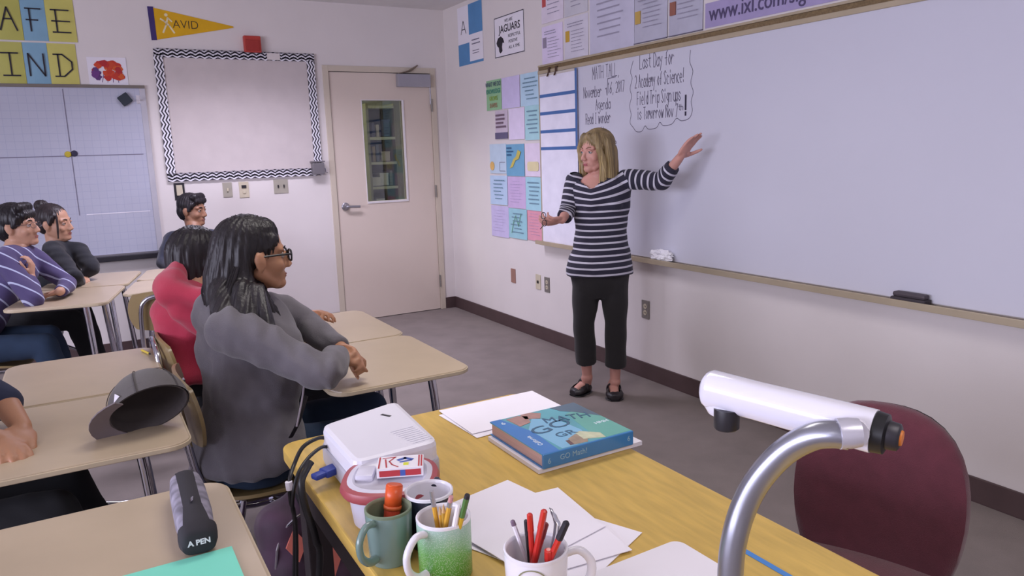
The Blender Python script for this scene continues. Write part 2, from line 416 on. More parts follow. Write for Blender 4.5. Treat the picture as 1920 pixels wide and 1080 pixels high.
# ---- shelving unit seen through the door window
bk = empty('bookcase', (-.455,.95,0), 0, 'grey metal shelving unit seen through the narrow door window', 'bookcase')
mg = mat('khaki_shelf_metal', (132,130,106), .6)
for x in (-.02,.265): link('side_panel', b2((x-.012,-.15,0),(x+.012,.15,1.93)), mg, bk)
link('back_panel', b2((-.02,.14,0),(.265,.152,1.93)), mg, bk)
for z in (.1,.45,.8,1.12,1.36,1.60,1.90): link('shelf', b2((-.01,-.15,z-.015),(.255,.14,z+.01)), mat('pale_shelf_metal', (186,186,160), .6), bk)
k = 0
for z, its in ((1.13,[('box',.08,.09,(210,206,196)),('box',.19,.13,(196,196,190)),('book',.29,.15,(120,120,110))]),(1.37,[('book',.07,.15,(150,130,90)),('book',.12,.17,(96,106,120)),('box',.23,.1,(176,170,150))]),(1.61,[('book',.08,.14,(84,84,110)),('book',.14,.12,(190,180,170)),('box',.25,.17,(70,74,104))]),(.81,[('box',.12,.2,(190,190,186)),('box',.27,.12,(110,110,90))])):
    for kind, x, h, c in its:
        wd = .03 if kind == 'book' else .09
        nm = 'storage_box' if kind == 'box' else 'book'
        where = {1.13:'third',1.37:'second',1.61:'top',.81:'fourth'}[z]
        o = link(nm, box(boxm((0,0,h/2),(wd,.2,h*.9),bevel=.004), (0,0,h*.93),(wd*1.04,.21,h*.12),bevel=.003) if nm=='storage_box' else boxm((0,0,h/2),(wd,.2,h),bevel=.004), mat('shelf_item_%d%d%d'%c, c, .7), None, mx=Matrix.Translation((-.455+x*.75-.01,.95,z+.002)))
        tag(o, ('%s storage box' if kind=='box' else 'upright %s book')%{210:'off-white',196:'pale grey',120:'olive grey',150:'ochre',96:'slate blue',176:'khaki',84:'dark violet',190:'light grey',70:'navy',110:'dark olive'}[c[0]]+' on the %s shelf beyond the door window'%where, 'box' if kind=='box' else 'book', 'things on the shelving beyond the door')

# ---- whiteboard on the right wall
wb = empty('whiteboard', (0,-1.6,.757), RW.to_3x3(), 'long wall-mounted whiteboard the woman points at', 'whiteboard')
WL = 6.6
link('writing_surface', b2((0,.02,0),(WL,1.22,.012)), m_board, wb)
rl = link('map_rail', b2((-.02,1.214,0),(WL,1.238,.022), .003), m_rail, wb)
link('cork_inlay', b2((-.02,1.239,.0),(WL,1.262,.014)), m_cork, rl)
link('rail_lip', b2((-.02,1.263,0),(WL,1.276,.020), .002), m_rail, rl)
ty = link('marker_tray', b2((-.02,-.004,0),(WL,.012,.075), .003), m_rail, wb)
link('tray_lip', b2((-.02,-.004,.070),(WL,.026,.078), .002), m_rail, ty)
link('end_trim', b2((-.02,0,0),(0,1.24,.018), .002), m_rail, wb)
def writing(items):
    bm = bmesh.new()
    for (tx, u_, v_, h_, w_) in items: stroke_text(bm, tx, u_, v_, h_, .0046, w_)
    return bm
WR = Matrix.Translation((0,0,.0126))
for its in ([('MATH TALL,',.63,1.12,.078,.29)], [('November',.53,1.01,.068,.20),('16, 2017',.79,1.02,.066,.17)], [('Agenda',.66,.925,.066,.16)], [('Read I wonder',.55,.84,.068,.27)], [('64',.70,.762,.055,.05)], [('note',.78,.695,.045,.10)],
            [('Last Day for',1.10,1.135,.078,.30)], [('2 Academy of Science!',1.055,1.03,.074,.43)], [('Field Trip Sign ups',1.075,.93,.074,.38)], [('is Tomorrow Nov 7',1.075,.845,.068,.36),('th',1.435,.878,.032,.04)]):
    o = link('marker_writing', writing(its), m_marker, wb, mx=WR); o['kind'] = 'stuff'
bm = bmesh.new(); ribbon(bm, [(.765,1.05),(.775,1.055),(.782,1.01),(.79,1.11),(.87,1.115)], .0055); link('root_sign', bm, m_marker, wb, mx=WR)
bm = bmesh.new(); ribbon(bm, [(1.492,.955),(1.492,.88)], .014); ribbon(bm, [(1.492,.865),(1.492,.85)], .014); link('exclamation_mark', bm, mat('dark_marker_ink', (50,46,66), .6), wb, mx=WR)
bm = bmesh.new()
cl_ = [(1.04,1.19),(1.015,1.13),(1.03,1.09),(1.01,1.03),(1.025,.985),(1.005,.93),(1.02,.88),(1.01,.83),(1.04,.80),(1.07,.775),(1.12,.775),(1.15,.805),(1.18,.785),(1.25,.79),(1.28,.82),(1.31,.80),(1.38,.805),(1.42,.835),(1.46,.82),(1.52,.83),(1.545,.87),(1.535,.92),(1.55,.97),(1.53,1.02),(1.545,1.08),(1.52,1.13),(1.525,1.19)]
sp = smooth_path([(a,b,0) for a,b in cl_], 4); ribbon(bm, [(p.x,p.y) for p in sp], .004)
link('cloud_outline', bm, m_marker, wb, mx=WR)
for u in (.135,.225):
    c = link('rail_clip', tube(b2((-.012,-.03,0),(.012,.012,.006),.002), [(-.006,-.025,.008),(-.004,-.05,.02),(.006,-.05,.02),(.008,-.025,.008)], .003), mat('bronze_clip', (96,74,62), .35, .6), wb, mx=Matrix.Translation((u,1.237,.022)))

# ---- chart with blue bands, hanging over the left end of the board
def lines_part(bm, m, o, mx):
    q = link('print_lines', bm, m, o, mx=mx); q['kind'] = 'stuff'; return q
def sheet(name, label, M, w, h, m, cat='poster', group=None, th=.0015, curl=0.0):
    """root mesh: a sheet w x h with its lower left corner at M"""
    bm = bmesh.new(); n = 6
    top = [[bm.verts.new((w*i/n, h*j/n, th+curl*math.sin(PI*i/n)*(.4+.6*(1-j/n))+curl*.7*(1-j/n)**2)) for j in range(n+1)] for i in range(n+1)]
    bot = [[bm.verts.new((v.co.x, v.co.y, v.co.z-th)) for v in r] for r in top]
    for i in range(n):
        for j in range(n):
            bm.faces.new((top[i][j],top[i+1][j],top[i+1][j+1],top[i][j+1])); bm.faces.new((bot[i][j],bot[i][j+1],bot[i+1][j+1],bot[i+1][j]))
    for i in range(n):
        bm.faces.new((bot[i][0],bot[i+1][0],top[i+1][0],top[i][0])); bm.faces.new((top[i][n],top[i+1][n],bot[i+1][n],bot[i][n]))
        bm.faces.new((top[0][i],top[0][i+1],bot[0][i+1],bot[0][i])); bm.faces.new((bot[n][i],bot[n][i+1],top[n][i+1],top[n][i]))
    o = link(name, bm, m, None, mx=M); tag(o, label, cat, group); return o
m_blue = mat('blue_tape', (72,112,172), .5); 
ch = sheet('wall_chart', 'white chart with blue bands hanging left of the handwriting', on_right(-1.612,.762,.026), .462, 1.205, mat('chart_paper', (238,236,250), .6), 'chart')
for z0 in (1.815,1.693,1.566,1.447): link('blue_band', b2((0,z0+.008-.762-.018,.0016),(.462,z0+.008-.762+.004,.0026)), m_blue, ch)
link('blue_band', b2((.440,.68,.0016),(.462,1.205,.0028)), m_blue, ch)
link('chart_stiffener', b2((0,1.19,.002),(.44,1.205,.005)), mat('pale_tan_strip', (206,198,190), .6), ch)

# ---- things on the tray
def crumple(seed, r, sq=(1,1,1)):
    bm = bmesh.new(); bmesh.ops.create_icosphere(bm, subdivisions=4, radius=1)
    for v in bm.verts:
        n = noise.noise(v.co*2.1+V3((seed,0,0)))*.35+abs(noise.noise(v.co*4.3+V3((0,seed,0))))*.35
        v.co = v.co*(r*(.75+n)); v.co = V3((v.co.x*sq[0], v.co.y*sq[1], v.co.z*sq[2]))
    return bm
o = link('tissue', crumple(3, .085, (.42,1.25,.52)), mat('tissue_paper', (250,248,255), .9), None, mx=Matrix.Translation((-.045,-2.935,.803))); tag(o, 'crumpled white tissue lying on the whiteboard tray', 'tissue')
er = link('board_eraser', b2((-.025,-.075,0),(.025,.075,.022), .006), mat('charcoal_felt', (62,56,62), .9, bump=.4), None, mx=Matrix.Translation((-.045,-4.47,.772))); tag(er, 'dark felt whiteboard eraser resting on the tray', 'eraser')
link('grip', b2((-.02,-.07,.022),(.02,.07,.043), .01), mat('dark_grip', (74,66,72), .6), er)
# ---- outlets and switches
def plate(name, label, M, w, h, m, kind, cat, group=None):
    o = link(name, b2((-w/2,-h/2,0),(w/2,h/2,.006), .002), m, None, mx=M); tag(o, label, cat, group)
    if kind == 'outlet':
        for dy in (-.02,.02):
            s = link('socket', lathem([(0,0),(.016,0),(.016,.003),(0,.003)], seg=20), m_beige if m is not m_beige else m_metalplate, o, mx=Matrix.Translation((0,dy,.005)))
            link('slot', box(boxm((-.006,0,.0035),(.0025,.009,.001)), (.006,0,.0035),(.0025,.009,.001)), m_black, s)
    elif kind == 'switch': link('toggle', b2((-.006,-.012,.005),(.006,.012,.017), .002), m_beige, o)
    elif kind == 'jack': link('jack', b2((-.011,-.011,.005),(.011,.011,.011), .002), m_black, o)
    elif kind == 'thermo':
        link('display', b2((-.018,.012,.005),(.018,.036,.012), .001), m_dark, o); link('dial', b2((-.012,-.03,.005),(.012,-.01,.012), .002), m_beige, o)
    elif kind == 'double':
        for dx in (-.023,.023): link('toggle', b2((dx-.005,-.012,.005),(dx+.005,.012,.016), .002), m_dark, o)
    return o
m_brown = mat('brown_plate', (158,118,104), .5)
plate('wall_plate', 'brown wall plate low on the wall nearest the corner', on_right(-1.109,.443), .07, .115, m_brown, 'none', 'wall plate')
plate('wall_plate', 'cream wall plate with a dark jack near the floor', on_right(-1.49,.445), .07, .115, m_beige, 'jack', 'wall plate')
plate('power_outlet', 'steel outlet beside the cream plate behind the woman', on_right(-1.615,.44), .07, .115, m_metalplate, 'outlet', 'outlet')
plate('power_outlet', 'steel outlet below the whiteboard right of the woman', on_right(-2.746,.444), .07, .115, m_metalplate, 'outlet', 'outlet')
plate('light_switch', 'grey switch plate left of the thermostat under the framed board', on_back(-1.95,1.205), .07, .115, mat('grey_beige_plate',(170,164,150),.5), 'switch', 'switch')
plate('thermostat', 'small white thermostat between the switch plates', on_back(-1.825,1.20), .075, .125, m_beige, 'thermo', 'thermostat')
plate('light_switch', 'wide grey double switch plate nearest the door', on_back(-1.534,1.213), .115, .115, mat('grey_beige_plate',(170,164,150),.5), 'double', 'switch')
o = plate('phone_bracket', 'dark bracket with pale centre above the boy in navy', on_back(-2.30,1.21), .075, .13, m_dark, 'none', 'bracket')
link('inset', b2((-.022,-.03,.005),(.022,.05,.016), .003), m_beige, o)

# ---- tack board with chevron border
tb = empty('tack_board', (-2.375,-.003,1.290), BW.to_3x3(), 'blank cream tack board framed by a black and white wavy border', 'board')
BWD, BHT = 1.19, .975
link('board_panel', b2((.02,.02,0),(BWD-.02,BHT-.02,.014)), mat('tack_board_fabric', (208,198,196), .85, var=.03, bump=.15, bscale=200), tb)
wv = mat('wavy_border_print', (238,236,242), .6); nt = wv.node_tree; N = nt.nodes; L = nt.links
uv = N.new('ShaderNodeUVMap'); sp_ = N.new('ShaderNodeSeparateXYZ'); L.new(uv.outputs[0], sp_.inputs[0])
tri = math_node(N, L, 'PINGPONG', sp_.outputs[0], .032)
sn = math_node(N, L, 'MULTIPLY', tri, .55)
ad = math_node(N, L, 'ADD', sp_.outputs[1], sn)
fr = math_node(N, L, 'FRACT', math_node(N, L, 'DIVIDE', ad, .0235))
ls = math_node(N, L, 'LESS_THAN', fr, .46)
mx = N.new('ShaderNodeMix'); mx.data_type = 'RGBA'; mx.inputs[6].default_value = rgb((236,234,242)); mx.inputs[7].default_value = rgb((40,36,50)); L.new(ls, mx.inputs[0])
L.new(mx.outputs[2], N['Principled BSDF'].inputs['Base Color'])
def border(u0, v0, u1, v1, horiz):
    """strip with scalloped edges, UV in metres"""
    bm = bmesh.new(); uvl = bm.loops.layers.uv.new('UVMap'); Lh = (u1-u0) if horiz else (v1-v0); n = int(Lh/.008); wd = (v1-v0) if horiz else (u1-u0)
    prev = None
    for i in range(n+1):
        s = Lh*i/n; sc = .004*abs(math.sin(PI*s/.064))
        a, b_ = -sc, wd+sc-.004
        P = [(s,a),(s,b_)]
        cur = [bm.verts.new((u0+p[0], v0+p[1], .02) if horiz else (u0+p[1], v0+p[0], .02)) for p in P]
        if prev:
            f = bm.faces.new((prev[0][0],cur[0],cur[1],prev[0][1]))
            for lp, q in zip(f.loops, (prev[1][0],P[0],P[1],prev[1][1])): lp[uvl].uv = (q[0], q[1])
        prev = (cur, P)
    if not horiz: bmesh.ops.reverse_faces(bm, faces=bm.faces[:])
    bmesh.ops.solidify(bm, geom=bm.faces[:], thickness=.004)
    return bm
for a in ((0,0,BWD,.062,True),(0,BHT-.062,BWD,BHT,True),(0,.04,.062,BHT-.04,False),(BWD-.062,.04,BWD,BHT-.04,False)): link('border_strip', border(*a), wv, tb)
sh = link('pencil_sharpener', box(b2((-.05,-.05,0),(.05,.045,.06), .008), (0,.055,.03),(.11,.012,.07), bevel=.003), mat('grey_enamel', (128,124,128), .4, .3), None, mx=on_back(-1.232,1.345,.022)); tag(sh, 'grey box mounted on the lower right corner of the framed board', 'sharpener')
link('crank', tubem([(.05,0,.03),(.062,0,.03),(.066,-.035,.03),(.08,-.035,.03)], .004), m_chrome, sh)
o = sheet('paper_tape', 'pale patch of tape covering the top border', on_back(-1.56,2.205,.026), .10, .052, mat('pale_tape', (226,218,214), .6), 'tape')

# ---- left whiteboard
lw = empty('grid_whiteboard', (-4.3,-.003,.775), BW.to_3x3(), 'large pale whiteboard ruled into four fields on the back wall', 'whiteboard')
gm = mat('ruled_board', (184,186,200), .4, var=.015); N = gm.node_tree.nodes; L = gm.node_tree.links
tcn = N.new('ShaderNodeTexCoord'); bt = N.new('ShaderNodeTexBrick'); bt.offset = 0; bt.inputs['Scale'].default_value = 1.0; bt.inputs['Brick Width'].default_value = .052; bt.inputs['Row Height'].default_value = .052; bt.inputs['Mortar Size'].default_value = .0012
bt.inputs['Color1'].default_value = rgb((182,184,200)); bt.inputs['Color2'].default_value = rgb((184,186,202)); bt.inputs['Mortar'].default_value = rgb((166,170,192))
L.new(tcn.outputs['Object'], bt.inputs['Vector']); L.new(bt.outputs[0], N['Principled BSDF'].inputs['Base Color'])
link('writing_surface', b2((0,0,0),(1.80,1.20,.012)), gm, lw)
link('edge_trim', b2((1.80,0,0),(1.84,1.20,.018), .003), mat('pale_grey_trim', (182,180,188), .5), lw)
link('top_trim', b2((0,1.20,0),(1.84,1.222,.02), .003), mat('brown_grey_trim', (120,112,104), .5), lw)
link('marker_tray', b2((0,-.05,0),(1.84,-.012,.06), .004), m_dark, lw)
link('tray_face', b2((0,-.012,0),(1.84,0,.02)), m_alu, lw)
link('dividing_line', b2((1.313,.30,.012),(1.319,1.19,.0135)), m_inkgrey, lw); link('dividing_line', b2((.0,.722,.012),(1.78,.728,.0135)), m_inkgrey, lw)
link('paper_corner', b2((1.36,.30,.012),(1.78,.305,.0135)), m_white, lw)
for nm, x, z, c, lb in (('magnet', -3.005, 1.512, (190,170,50), 'round yellow magnet where the board lines cross'), ('magnet', -2.965, 1.517, (44,42,66), 'round black magnet beside the yellow one')):
    o = link(nm, lathem([(0,0),(.02,0),(.022,.004),(.018,.012),(0,.014)], seg=20), mat('magnet_%d'%c[0], c, .4), None, smooth=True, mx=on_back(x,z,.013)); tag(o, lb, 'magnet', None)
o = link('whiteboard_cloth', boxm((0,0,.012),(.075,.075,.02), rot=Matrix.Rotation(.6,3,'Z'), bevel=.006), mat('dark_teal_cloth', (52,58,66), .9), None, mx=on_back(-2.60,1.895,.022)); tag(o, 'small dark square clip holding at the upper right of the ruled board', 'clip')
o = link('coat_hook', tube(b2((-.02,-.03,0),(.02,.03,.006),.002), [(0,.0,.005),(.0,-.01,.03),(0,.02,.045)], .005), mat('pale_hook', (205,200,205), .4), None, mx=on_back(-2.505,1.895,.013)); tag(o, 'tiny pale hook in the top right corner of the ruled board', 'hook')

# ---- letter sheets above it
gy, bl = mat('olive_yellow_card', (186,184,92), .28, coat=.6, var=.05), mat('sky_blue_card', (128,172,196), .28, coat=.6, var=.05)
yl = mat('yellow_green_card', (204,198,104), .28, coat=.6, var=.05)
for (x, w_, z, h, m_, chh, cn) in ((-3.325,.155,2.285,.285,gy,'A','olive'),(-3.168,.143,2.285,.285,bl,'F','sky blue'),(-3.024,.172,2.285,.285,yl,'E','yellow-green'),
    (-3.345,.155,1.988,.285,gy,'I','olive'),(-3.188,.143,1.988,.285,bl,'N','sky blue'),(-3.044,.172,1.988,.285,yl,'D','yellow-green')):
    o = sheet('letter_sheet', 'glossy %s letter sheet reading %s on the wall above the ruled board'%(cn, chh), on_back(x,z,.002), w_, h, m_, 'poster', 'letter sheets above the ruled board', curl=.004)
    bm = bmesh.new()
    for st in {'A':'02 28 42/15 35','F':'18 12/08 48/05 35','E':'18 12/08 48/05 45/02 42','I':'28 22/08 48/02 42','N':'02 08 42 48','D':'12 18/08 28 46 44 22 02'}[chh].split('/'):
        ribbon(bm, [(w_*.18+int(q[0])/4*w_*.62, h*.22+(int(q[1])-2)/6*h*.52) for q in st.split()], .0095)
    link('letter', bm, m_ink, o, mx=Matrix.Translation((0,0,.011)))
# ---- red painting
o = sheet('wall_picture', 'white card with a red and purple floral painting above the ruled board', on_back(-2.812,1.985,.002), .250, .205, m_white, 'picture')
for i in range(34):
    cx, cy = random.uniform(.04,.215), random.uniform(.065,.165)
    c = random.choice([(200,60,40),(180,44,48),(214,96,44),(196,52,44),(160,50,60),(206,74,42)])
    if cx < .09 and cy < .13: c = random.choice([(96,60,120),(110,60,130),(150,44,70)])
    rr = random.uniform(.016,.032); pts = [(cx+rr*random.uniform(.6,1.2)*math.cos(a*PI/5), cy+rr*random.uniform(.6,1.1)*math.sin(a*PI/5)) for a in range(10)]
    link('petal', prismm(pts, .002+i*.00008, .0022+i*.00008), mat('petal_%d_%d'%(c[0],c[1]), c, .7), o)
for i in range(4): link('stem', prismm([(.08+i*.035,.03),(.084+i*.035,.03),(.10+i*.03,.09),(.095+i*.03,.09)], .002, .0023), mat('petal_96_60', (96,60,120), .7), o)
# ---- pennant
pn = empty('pennant', (-2.375,0,2.44), BW.to_3x3(), 'yellow felt pennant with purple edge and AVID lettering high on the wall', 'pennant')
link('felt', prismm([(.03,-.115),(.03,.112),(.585,.008),(.585,-.002)], .002, .005), mat('yellow_felt', (222,172,30), .9, var=.06, bump=.3), pn)
link('edge_band', prismm([(.0,-.118),(-.005,.118),(.034,.118),(.036,-.116)], .001, .007), mat('purple_felt', (66,52,110), .9), pn)
text(pn, 'AVID', .085, .245, .0, .0056, mat('navy_print', (64,54,40), .8), sx=.95, off=-.001)
bm = bmesh.new(); mw = mat('cream_print', (236,222,180), .8)
ribbon(bm, [(.085,-.06),(.11,-.005),(.125,.045)], .012); ribbon(bm, [(.16,-.06),(.13,-.01),(.10,.02),(.075,.035)], .012); ribbon(bm, [(.125,.045),(.15,.02)], .010)
link('figure_print', bm, mw, pn, mx=Matrix.Translation((0,0,.0056)))
o = lathem([(0,0),(.012,0),(.012,.001),(0,.001)], seg=12); link('head_print', o, mw, pn, mx=Matrix.Translation((.115,.065,.0053)))
# ---- fire alarm
fa = link('fire_alarm', b2((-.064,-.062,0),(.064,.062,.05), .008), mat('red_alarm', (186,62,52), .45), None, mx=on_back(-1.665,2.318)); tag(fa, 'red square fire alarm box above the framed board', 'alarm')
link('horn', b2((-.05,-.05,.049),(.05,.03,.055), .002), mat('red_alarm_dark', (164,50,44), .5), fa)

# ---- posters on the right wall by the corner
o = sheet('school_poster', 'blue and white quartered poster with letter A near the ceiling corner', on_right(-.29,2.165,.002), .445, .475, m_white, 'poster')
mb = mat('poster_blue', (84,140,190), .6)
link('blue_field', b2((.205,.235,.0016),(.445,.475,.0022)), mb, o); link('blue_field', b2((0,0,.0016),(.205,.175,.0022)), mb, o)
link('blue_border', b2((.205,0,.0016),(.445,.02,.0024)), mb, o)
text(o, 'A', .17, .105, .30, .0022, m_ink, off=-.004)
bm = bmesh.new(); print_lines(bm, .25,.14,.41,.2,2,.3); print_lines(bm,.26,.07,.38,.11,2,.3); lines_part(bm, m_inkgrey, o, Matrix.Translation((0,0,.0024)))
o = sheet('school_sign', 'white JAGUARS sign with an animal head emblem', on_right(-.93,2.158,.002), .450, .30, m_white, 'sign')
bm = bmesh.new(); 
for q in ([(.004,.004),(.446,.004)],[(.446,.004),(.446,.296)],[(.446,.296),(.004,.296)],[(.004,.296),(.004,.004)]): ribbon(bm, q, .006)
link('border_line', bm, m_ink, o, mx=Matrix.Translation((0,0,.0024)))
text(o, 'WE ARE', .034, .225, .258, .0022, m_ink); text(o, 'JAGUARS', .078, .235, .202, .0022, m_ink, sx=1.0, off=.001)
text(o, 'RESPECTFUL', .033, .305, .142, .0022, m_ink); text(o, 'POSITIVE', .033, .285, .100, .0022, m_ink); text(o, 'ALL A TIME', .033, .30, .058, .0022, m_ink)
link('animal_emblem', prismm([(.03,.11),(.055,.145),(.10,.155),(.135,.135),(.15,.10),(.145,.12),(.125,.105),(.115,.075),(.12,.045),(.105,.035),(.085,.03),(.07,.045),(.065,.075),(.045,.085)], .0018, .0026), m_ink, o)
SH = [ # px-derived sheets: y0,z0,w,h,colour,label
 (-.765,1.765,.245,.235,(150,196,150),'student poster in green and blue lettering, top left of the poster grid','letters'),
 (-1.02,1.765,.275,.235,(214,204,240),'blank lavender sheet in the top row of the poster grid','none'),
 (-1.305,1.765,.285,.235,(190,222,240),'pale blue student poster in the top row with small lettering','words'),
 (-.90,1.535,.20,.22,(206,192,206),'grey and mauve student poster with a dark bottom band','band'),
 (-1.115,1.525,.235,.235,(232,220,244),'blank pinkish white sheet in the second row','none'),
 (-1.36,1.515,.23,.25,(176,220,226),'mint student poster beside the banded chart in the second row','words'),
 (-.785,1.262,.27,.235,(196,216,232),'pale sheet with an orange dot in the third row','orange'),
 (-1.06,1.245,.275,.245,(116,172,204),'blue student poster with a diagonal yellow shape','bolt'),
 (-1.345,1.245,.25,.245,(232,218,236),'pink-white sheet with a yellow patch in the third row','yellow'),
 (-.775,1.01,.285,.235,(190,214,238),'light blue sheet with small writing in the fourth row','words'),
 (-1.065,.995,.275,.245,(208,184,222),'lilac student poster in the fourth row','faint'),
 (-1.345,.99,.245,.25,(170,216,228),'aqua student poster with scattered symbols in the fourth row','words'),
 (-.775,.745,.29,.255,(204,194,230),'pale lilac sheet at the bottom left of the poster grid','faint'),
 (-1.07,.755,.28,.235,(158,206,216),'teal student poster with green scribbles in the bottom row','words'),
 (-1.355,.76,.225,.24,(228,160,176),'salmon pink sheet at the bottom right of the poster grid','faint')]
for i, (y, z, w_, h, c, lb, kd) in enumerate(SH):
    o = sheet('student_poster', lb, on_right(y,z,.002+(i%2)*.0015), w_, h, mat('poster_%d_%d_%d'%c, c, .75, var=.04, scale=14), 'poster', 'student posters beside the whiteboard', curl=.003)
    L0 = Matrix.Translation((0,0,.0085))
    if kd == 'letters':
        for k, (t_, cc) in enumerate((('WHAT WE DO',(60,60,110)),('KNOWLEDGE',(40,140,130)),('GROWS',(150,180,60)),('SHAPES',(170,110,90)))): text(o, t_, .05, w_/2, h-.035-k*.055, .0085, mat('poster_print%d'%k, cc, .8), sx=.75)
    elif kd in ('words', 'faint'):
        bm = bmesh.new(); print_lines(bm, w_*.12, h*.15, w_*.88, h*.9, 6 if kd=='words' else 8, .28 if kd=='words' else .1, ind=.3)
        lines_part(bm, mat('poster_teal_ink', (118,150,168), .8) if kd=='words' else mat('poster_faint_ink', (170,160,196), .8), o, L0)
        if i == 13:
            bm = bmesh.new(); ribbon(bm, [(.05,.04),(.08,.12),(.12,.18),(.16,.1),(.2,.2)], .007); link('scribble', bm, mat('green_scribble', (120,180,140), .8), o, mx=L0)
    elif kd == 'band':
        link('dark_band', b2((0,0,.004),(w_,.05,.0082)), mat('poster_band', (104,98,128), .8), o)
        bm = bmesh.new(); print_lines(bm, .02,.08,w_-.02,.2,4,.5); lines_part(bm, mat('poster_brown_ink', (120,100,116), .8), o, L0)
    elif kd == 'orange':
        link('orange_dot', lathem([(0,0),(.036,0),(.036,.001),(0,.001)], seg=24), mat('poster_orange', (226,184,110), .8), o, mx=Matrix.Translation((.045,.06,.0078)))
        bm = bmesh.new(); ribbon(bm, [(.17,.02),(.17,.09),(.26,.09)], .004); ribbon(bm, [(.17,.02),(.26,.02)], .004); link('box_outline', bm, m_inkgrey, o, mx=L0)
    elif kd == 'bolt':
        link('yellow_shape', prismm([(.06,.06),(.11,.07),(.15,.12),(.20,.13),(.235,.185),(.19,.2),(.16,.15),(.12,.13)], .0076, .0086), mat('poster_yellow', (206,190,96), .8), o)
        bm = bmesh.new(); print_lines(bm,.02,.15,.12,.23,3,.4); lines_part(bm, mat('poster_navy_ink',(60,100,140),.8), o, L0)
    elif kd == 'yellow':
        link('yellow_patch', prismm(rrect(.04,.04,.2,.11,.02), .0070, .0086), mat('poster_pale_yellow', (228,216,170), .8), o)
# ---- papers above the whiteboard
UP = [(-1.622,2.31,.275,.36,(226,216,230),'small flyer with a red square, upper left above the whiteboard',(190,80,80)),
 (-1.91,2.31,.265,.36,(206,204,212),'small flyer second along the upper row above the whiteboard',(130,120,120)),
 (-1.62,2.035,.262,.255,(228,216,242),'white flyer above the left end of the map rail',(150,140,160)),
 (-1.905,2.038,.27,.262,(216,212,224),'flyer with a yellow square just above the map rail',(200,160,60)),
 (-2.195,2.025,.445,.64,(202,200,218),'tall typed sheet hanging above the board writing',None),
 (-2.645,2.04,.285,.60,(190,190,206),'glossy sleeve with a yellow label above the board',(196,162,84)),
 (-2.945,2.04,.262,.60,(188,188,204),'glossy sleeve with a brown label above the board',(150,96,80))]
for i, (y, z, w_, h, c, lb, sq) in enumerate(UP):
    gl_ = 'sleeve' in lb
    o = sheet('notice_sheet', lb, on_right(y,z,.002), w_, h, mat('notice_%d_%d'%(c[0],c[2]), c, .18 if gl_ else .6, coat=.8 if gl_ else 0, bump=.25 if gl_ else 0, bscale=9), 'notice', 'notices pinned above the whiteboard', curl=.006 if gl_ else .002)
    Z0 = .002+(.013 if gl_ else .0045)
    bm = bmesh.new()
    if sq is None: print_lines(bm, .08, .09, .38, .60, 13, .22, ind=.1, words=False)
    else:
        print_lines(bm, w_*.3, h*.12, w_*.92, min(h*.7,.25), 7, .18); print_lines(bm, w_*.15, min(h,.3)*.75, w_*.85, min(h,.3)*.88, 2, .3)
        link('label_square', b2((.015,.11,.002),(.06,.18,Z0-.001)), mat('square_%d_%d'%(sq[0],sq[1]), sq, .6), o)
    lines_part(bm, mat('notice_ink', (158,154,172), .8), o, Matrix.Translation((0,0,Z0)))
    if gl_: link('sleeve_edge', b2((0,0,.002),(w_,.004,Z0-.002)), m_inkgrey, o)
bn = sheet('web_banner', 'lavender banner with a web address above the whiteboard', on_right(-3.222,2.045,.002), 1.05, .125, mat('lavender_paper', (168,156,196), .7), 'banner')
text(bn, 'www.ixl.com/signin/veg', .112, .03, .066, .0055, mat('banner_ink', (84,74,110), .7), align='LEFT', sx=.82)

# ---- ceiling light fixtures
fx0 = None
for i, (x, y) in enumerate(TROFFERS):
    bm = bmesh.new()
    for c, s in (((-.6,0,0),(.03,.6,.05)),((.6,0,0),(.03,.6,.05)),((0,-.29,0),(1.2,.03,.05)),((0,.29,0),(1.2,.03,.05)),((0,0,.018),(1.2,.6,.006))): box(bm, c, s)
    o = link('ceiling_light', bm, mat('white_enamel', (235,235,235), .4), None, mx=Matrix.Translation((x,y,RH-.026)))
    tag(o, ['louvred ceiling light over the wooden table','louvred ceiling light between the standing woman and the pupils','louvred ceiling light nearest the door','louvred ceiling light behind the camera by the windows','louvred ceiling light above the left column of desks','louvred ceiling light nearest the ruled board'][i], 'ceiling light', 'ceiling lights')

